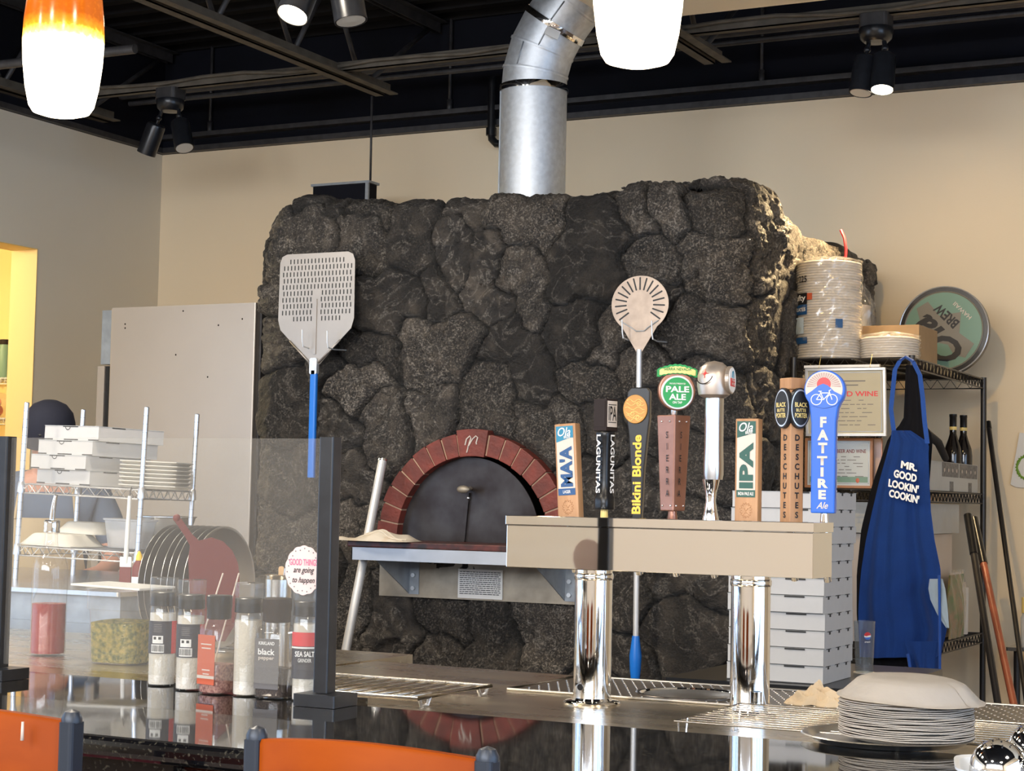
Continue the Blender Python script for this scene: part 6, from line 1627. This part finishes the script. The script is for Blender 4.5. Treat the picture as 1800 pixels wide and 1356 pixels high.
# tote with bottles
TY0, TY1 = 7.06, 7.98
t = thing('bottle_tote', 'grey tote with patterned panels holding wine bottles on the rack', 'tote', (-1.885, (TY0+TY1)/2, ZS2))
hY = (TY1-TY0)/2; zt_ = .118
for a_, e_ in (((.095, -hY, 0), (.100, hY, zt_)), ((-.100, -hY, 0), (-.095, hY, zt_)), ((-.095, -hY, 0), (.095, -hY+.005, zt_)), ((-.095, hY-.005, 0), (.095, hY, zt_)), ((-.095, -hY+.005, 0), (.095, hY-.005, .004))): MB().box(a_, e_).build('wall', 'tote_grey', t)
for y0, y1 in ((-.18, .10), (.12, .44)):
    pn = MB().box((.1002, y0, .058), (.1016, y1, zt_-.002)).build('patterned_panel', 'tote_pattern', t)
    b = MB()
    for k in range(4): b.cyl((.1016, y0+(y1-y0)*(k+.5)/4, .085), (.1022, y0+(y1-y0)*(k+.5)/4, .085), .008, 8)
    b.build('pattern_spots', 'ink_cream', pn)
for yy in (-.05, .28): MB().box((.1002, yy, .0), (.1014, yy+.06, .040)).build('slot', 'tote_pattern', t)
def wine(x, y, label):
    t = thing('wine_bottle', label, 'bottle', (x, y, ZS2+.005), group='dark wine bottles in the grey tote')
    MB().lathe([(.036, 0), (.0375, .004), (.0375, .155), (.034, .185), (.020, .225), (.0145, .245), (.0145, .262)], n=32).build('glass', 'bottle_dark', t)
    MB().lathe([(.0150, .262), (.0152, .268), (.0152, .318), (.0165, .320), (.0165, .330), (.001, .331)], n=24).build('foil', 'black_plastic', t)
    MB().lathe([(.0153, .262), (.0158, .263), (.0158, .275), (.0153, .276)], n=24).build('foil_band', 'pale_gold', t)
yb = onX(1696, 760, -1.86).y; wine(-1.86, min(7.84, yb), 'dark wine bottle in the grey tote, left one of the pair')
yb2 = onX(1713, 760, -1.86).y; wine(-1.835, min(7.925, yb2)-.0, 'dark wine bottle in the grey tote, right one of the pair')
t = thing('snack_packet', 'dark packet with a tan patch behind the tote near the wine bottles', 'packet', (-1.945, onX(1668, 790, -1.945).y, ZS2+.005), PI/2)
MB().sphere((0, 0, .10), (.09, .014, .10), 16, 10).build('packet_film', 'label_black', t); MB().sphere((.02, -.010, .10), (.025, .008, .04), 12, 8).build('tan_patch', 'cardboard', t)
t = thing('jug', 'pale jug standing beside the blue apron on the middle shelf', 'jug', (-1.83, onX(1637, 800, -1.83).y-.02, ZS2+.008))
t.location.x, t.location.y = -1.84, 6.98
MB().lathe([(.04, 0), (.045, .004), (.045, .12), (.030, .14), (.033, .145), (.026, .142)], n=28).build('jug_body', 'tub_white', t); MB().tube([(.03, 0, .10), (.055, 0, .11), (.06, 0, .08), (.045, 0, .05)], .005, 8).build('jug_handle', 'tub_white', t)
# storage bin and goods on the lower tier
ZL = QZ[1]+.006
yy0, yy1 = 7.02, 7.74
t = thing('storage_bin', 'pale plastic storage bin with a tall lid on the lower rack shelf', 'bin', (-1.99, (yy0+yy1)/2, ZL))
zl = onX(1670, 938, -1.80).z-ZL; zt2 = 1.440-ZL
MB().rbox((-.16, -.30, 0), (.17, .30, zl-.003), .02).build('bin_body', 'ink_cream', t)
MB().rbox((-.18, -.34, zl), (.19, .34, zt2), .02).build('bin_lid', 'tote_grey', t)
t = thing('food_bag', 'wrapped bag of green and brown produce hanging low beside the apron', 'bag', (-1.785, 7.18, ZL)); t.location.y = onX(1675, 1050, -1.79).y
t.location = (-1.792+.03, t.location.y, ZL); t.location.x = -1.79
b = MB(); b.grid(lambda u, v: ((.012+.022*math.sin(PI*u)*math.sin(PI*min(1, v*1.1)+.1)+.004*math.sin(19*u+7*v)), -.13+.26*u, .26*v), 22, 22); b.build('bag_body', 'food', t, recalc=False)
MB().grid(lambda u, v: ((.016+.026*math.sin(PI*u)*math.sin(PI*v*.95+.1)+.006*math.sin(23*u+9*v)), -.135+.27*u, .28*v), 26, 26).build('film', 'shrink_wrap', t, recalc=False)
t = thing('paper_stack', 'upright folded papers leaning at the right end of the lower rack shelf', 'papers', (-1.84, 7.80, ZL))
for k in range(4): MB().box((.0+.012*k, -.09, 0), (.004+.012*k, .10-.01*k, .26-.02*k), Matrix.Rotation(-.02*k, 4, 'X')).build('sheet', 'paper' if k % 2 else 'ink_cream', t)
for nm_, l_, x, y, w_, d_, h_, z in (('cardboard_box', 'brown cardboard box with open flaps on the floor-level rack shelf', -1.98, 7.35, .12, .40, .40, QZ[0]+.006), ('cardboard_box', 'large brown cardboard box on the floor right of the black counter', -.98, 6.1, .20, .26, .56, 0)):
    t = thing(nm_, l_, 'box', (x, y, z)); MB().box((-w_, -d_, 0), (w_, d_, h_)).build('box_body', 'cardboard', t)
    for s_ in (-1, 1): MB().box((0, -d_, 0), (.09, d_, .004), Matrix.Translation((s_*w_, 0, h_+.001)) @ Matrix.Rotation(0 if s_ > 0 else PI, 4, 'Z') @ Matrix.Rotation(.35, 4, 'Y')).build('flap', 'cardboard', t)
# ---- drapes
def drape(name, rows, Y, m, par, amp=.02, freq=9, ph=0, nu=48, sub=40, droop=0):
    rows = sorted(rows); ys = [r_[0] for r_ in rows]
    def fn(u, v):
        y = ys[0]+(ys[-1]-ys[0])*v; xl = np.interp(y, ys, [r_[1] for r_ in rows]); xr = np.interp(y, ys, [r_[2] for r_ in rows])
        yb_ = np.interp(y, ys, [r_[3] if len(r_) > 3 else 0 for r_ in rows])
        p_ = onY(xl+(xr-xl)*u, y, Y); a_ = amp*(.15+.85*v)
        dy = a_*(math.sin(freq*u+ph+1.3*v)+.45*math.sin(freq*2.1*u+2+ph-2*v)+.25*math.sin(freq*3.7*u-v*3))
        return (p_.x-par.location.x, Y+dy-.012*v-par.location.y, p_.z-par.location.z)
    b = MB(); b.grid(fn, nu, sub); bmesh.ops.solidify(b.bm, geom=b.bm.faces[:], thickness=.0015); return b.build(name, m, par, recalc=False), fn
q = onY(1603, 640, 6.70)
t = thing('black_jacket', 'black jacket hanging behind the blue apron on the rack post', 'jacket', (q.x, 6.72, 1.0))
drape('jacket_body', [(642, 1592, 1618), (700, 1590, 1622), (740, 1588, 1624), (768, 1562, 1640), (850, 1534, 1634), (930, 1514, 1630), (1010, 1506, 1640), (1090, 1506, 1640), (1172, 1530, 1640)], 6.735, 'apron_dark', t, .012, 7)
a_ = onY(1626, 760, 6.74)-t.location; e_ = onX(1662, 806, -1.755)-t.location; MB().tube([a_, a_.lerp(e_, .5)+Vector((.01, 0, .012)), e_], [.018, .016, .014], 12).build('sleeve', 'apron_dark', t)
t = thing('blue_apron', 'royal blue kitchen apron hanging from the rack with white lettering', 'apron', (q.x, 6.66, 1.0))
AY = 6.655
apo, fn = drape('apron_cloth', [(757, 1567, 1600), (766, 1566, 1614), (774, 1565, 1626), (782, 1563, 1633), (800, 1558, 1632), (850, 1544, 1634), (900, 1532, 1637), (950, 1521, 1644), (1000, 1513, 1655), (1018, 1511, 1656), (1040, 1509, 1650), (1075, 1507, 1660), (1105, 1507, 1668), (1125, 1508, 1664), (1148, 1509, 1656), (1156, 1510, 1650)], AY, 'apron_blue', t, .022, 8.5, .6, 72, 70)
# hem tongue
drape('apron_hem', [(1128, 1590, 1659), (1150, 1596, 1655), (1175, 1602, 1653), (1192, 1620, 1652), (1204, 1640, 1651)], AY-.020, 'apron_blue', t, .016, 6)
drape('white_reverse', [(1018, 1634, 1657), (1035, 1632, 1662), (1055, 1636, 1665), (1080, 1648, 1668), (1104, 1664, 1670)], AY-.040, 'reverse', t, .004, 4)
MB().tube([onY(1651, 1012, AY-.05)-t.location, onY(1652, 1100, AY-.052)-t.location, onY(1652, 1202, AY-.05)-t.location], .0052, 8).build('apron_tie', 'apron_blue', t)
MB().tube([onY(1596, 1150, AY-.04)-t.location, onY(1600, 1175, AY-.04)-t.location, onY(1604, 1200, AY-.04)-t.location], .006, 8).build('apron_tie', 'apron_blue', t)
for pts in (((1571, 757), (1566, 720), (1570, 680), (1573, 650), (1582, 634)), ((1630, 780), (1625, 740), (1622, 700), (1617, 660), (1605, 636))):
    P3 = [onY(x, y, AY+.0)-t.location for x, y in pts]; b = MB()
    wv = Vector((.0085, 0, 0)); vs = []; 
    for p_ in P3: vs += [p_-wv, p_+wv, p_+wv+Vector((0, .002, 0)), p_-wv+Vector((0, .002, 0))]
    n_ = len(P3); b._add(vs, [(k*4+j, k*4+(j+1) % 4, (k+1)*4+(j+1) % 4, (k+1)*4+j) for k in range(n_-1) for j in range(4)]+[(0, 1, 2, 3), tuple(range(4*n_-4, 4*n_))]); b.build('neck_strap', 'apron_blue', t)
MB().tube([onY(1582, 634, AY)-t.location, onY(1592, 628, AY+.02)-t.location, onY(1606, 636, AY)-t.location], .006, 8).build('strap_loop', 'apron_blue', t)
aw = lambda px, py: (onY(px, py, AY-.034)-t.location)
for s_, px, py, w_, h_ in (('MR.', 1599, 820, 46, 20), ('GOOD', 1592, 837, 64, 22), ("LOOKIN'", 1589, 855, 84, 22), ("COOKIN'", 1590, 873, 84, 22)):
    k = 6.62/3200*1.06; o = text(s_, 'ink_white', t, (0, 0, 0), w_*k*.62, h_*k*.62, u=(1, 0, -.22), v=(.10, 0, 1), bold=.045)
    c_ = aw(px, py)
    for v in o.data.vertices: v.co = v.co+c_+Vector((0, -.006, 0))
# ---- poles, little table, paper
def leaner(name, label, cat, pt, Yt, pb_, Yb_, parts):
    a_ = onY(pt[0], pt[1], Yt); e_ = onY(pb_[0], pb_[1], Yb_); d_ = (e_-a_).normalized(); L_ = a_.z/-d_.z
    foot = a_+d_*L_; t = thing(name, label, cat, (foot.x, foot.y, 0)); O_ = Vector(t.location)
    for nm_, f0, f1, r_, m in parts: MB().tube([a_+d_*L_*f0-O_, a_+d_*(L_*f1)-O_], r_, 14).build(nm_, m, t)
leaner('broom_handle', 'black pole leaning beside the brown one right of the rack', 'pole', (1702, 912), 7.35, (1752, 1225), 6.95, [('pole', 0, .995, .014, 'rack_black'), ('grip', -.01, .10, .0165, 'black_plastic')])
leaner('peel_handle', 'red-brown wooden pole with a black sleeve leaning right of the rack', 'pole', (1712, 912), 7.55, (1786, 1258), 6.95, [('sleeve', 0, .13, .0165, 'black_plastic'), ('pole', .13, .995, .0145, 'handle_brown')])
leaner('thin_pole', 'thin black pole leaning on the yellow-lit wall at the right', 'pole', (1737, 745), 8.25, (1790, 1130), 7.75, [('pole', 0, .995, .011, 'rack_black'), ('tip', -.004, .012, .013, 'black_plastic')])
q = onZ(1768, 1138, .85)
t = thing('side_table', 'small steel side table cut off by the right edge of the photo', 'table', (q.x, q.y, 0))
MB().rbox((0, 0, .835), (.55, .40, .85), .006).build('table_top', 'steel', t)
for x, y in ((.04, .03), (.51, .03), (.04, .37), (.51, .37)): MB().cyl((x, y, 0), (x, y, .834), .014).build('leg', 'rack_black', t)
q2 = onY(1803, 1100, q.y+.06)
t = thing('glass_jar', 'glass jar with a bright lid standing on the side table at the right edge', 'jar', (q2.x+.01, q.y+.07, .851))
MB().lathe([(.03, 0), (.033, .004), (.033, .12), (.025, .14)], n=24).build('jar_body', 'frosted', t); MB().lathe([(.027, .14), (.029, .142), (.029, .205), (.001, .208)], n=24).build('jar_lid', 'pale_gold', t)
a_ = onY(1776, 855, 8.335)
t = thing('wall_poster', 'white paper sheet with a green wreath ring taped to the right wall', 'poster', (a_.x, 8.338, a_.z))
pts = [onY(x, y, 8.335)-Vector(t.location) for x, y in ((1776, 852), (1792, 761), (1900, 770), (1900, 862), (1786, 857))]
MB().prism([(p_.x, p_.z) for p_ in pts], -.0015, 0).build('sheet', 'paper', t)
wc = onY(1804, 822, 8.33)-Vector(t.location); b = MB()
b.tube([(wc.x+.042*math.cos(a), -.003, wc.z+.050*math.sin(a)) for a in np.linspace(0, 2*PI, 40)[:-1]], .004, 6, closed=True)
for k in range(30): a = 2*PI*k/30; b.prism([(wc.x+.042*math.cos(a)+.010*math.cos(a*3+j*2.1), wc.z+.050*math.sin(a)+.010*math.sin(a*3+j*2.1)) for j in range(3)], -.0045, -.0016)
b.build('wreath', 'leaf_green', t)
q = onX(1486, 432, OX1+.10)
c_ = onX(1478, 405, OX1+.09); O_ = Vector(oven.location)
tag(MB().tube([v_-O_ for v_ in [onX(1478, 405, OX1+.09), onX(1484, 418, OX1+.11), onX(1487, 438, OX1+.12), onX(1486, 458, OX1+.12), onX(1484, 500, OX1+.12)]], .006, 8).build('red_cord', 'red_sign', oven), 'short red cord over the rear stones')
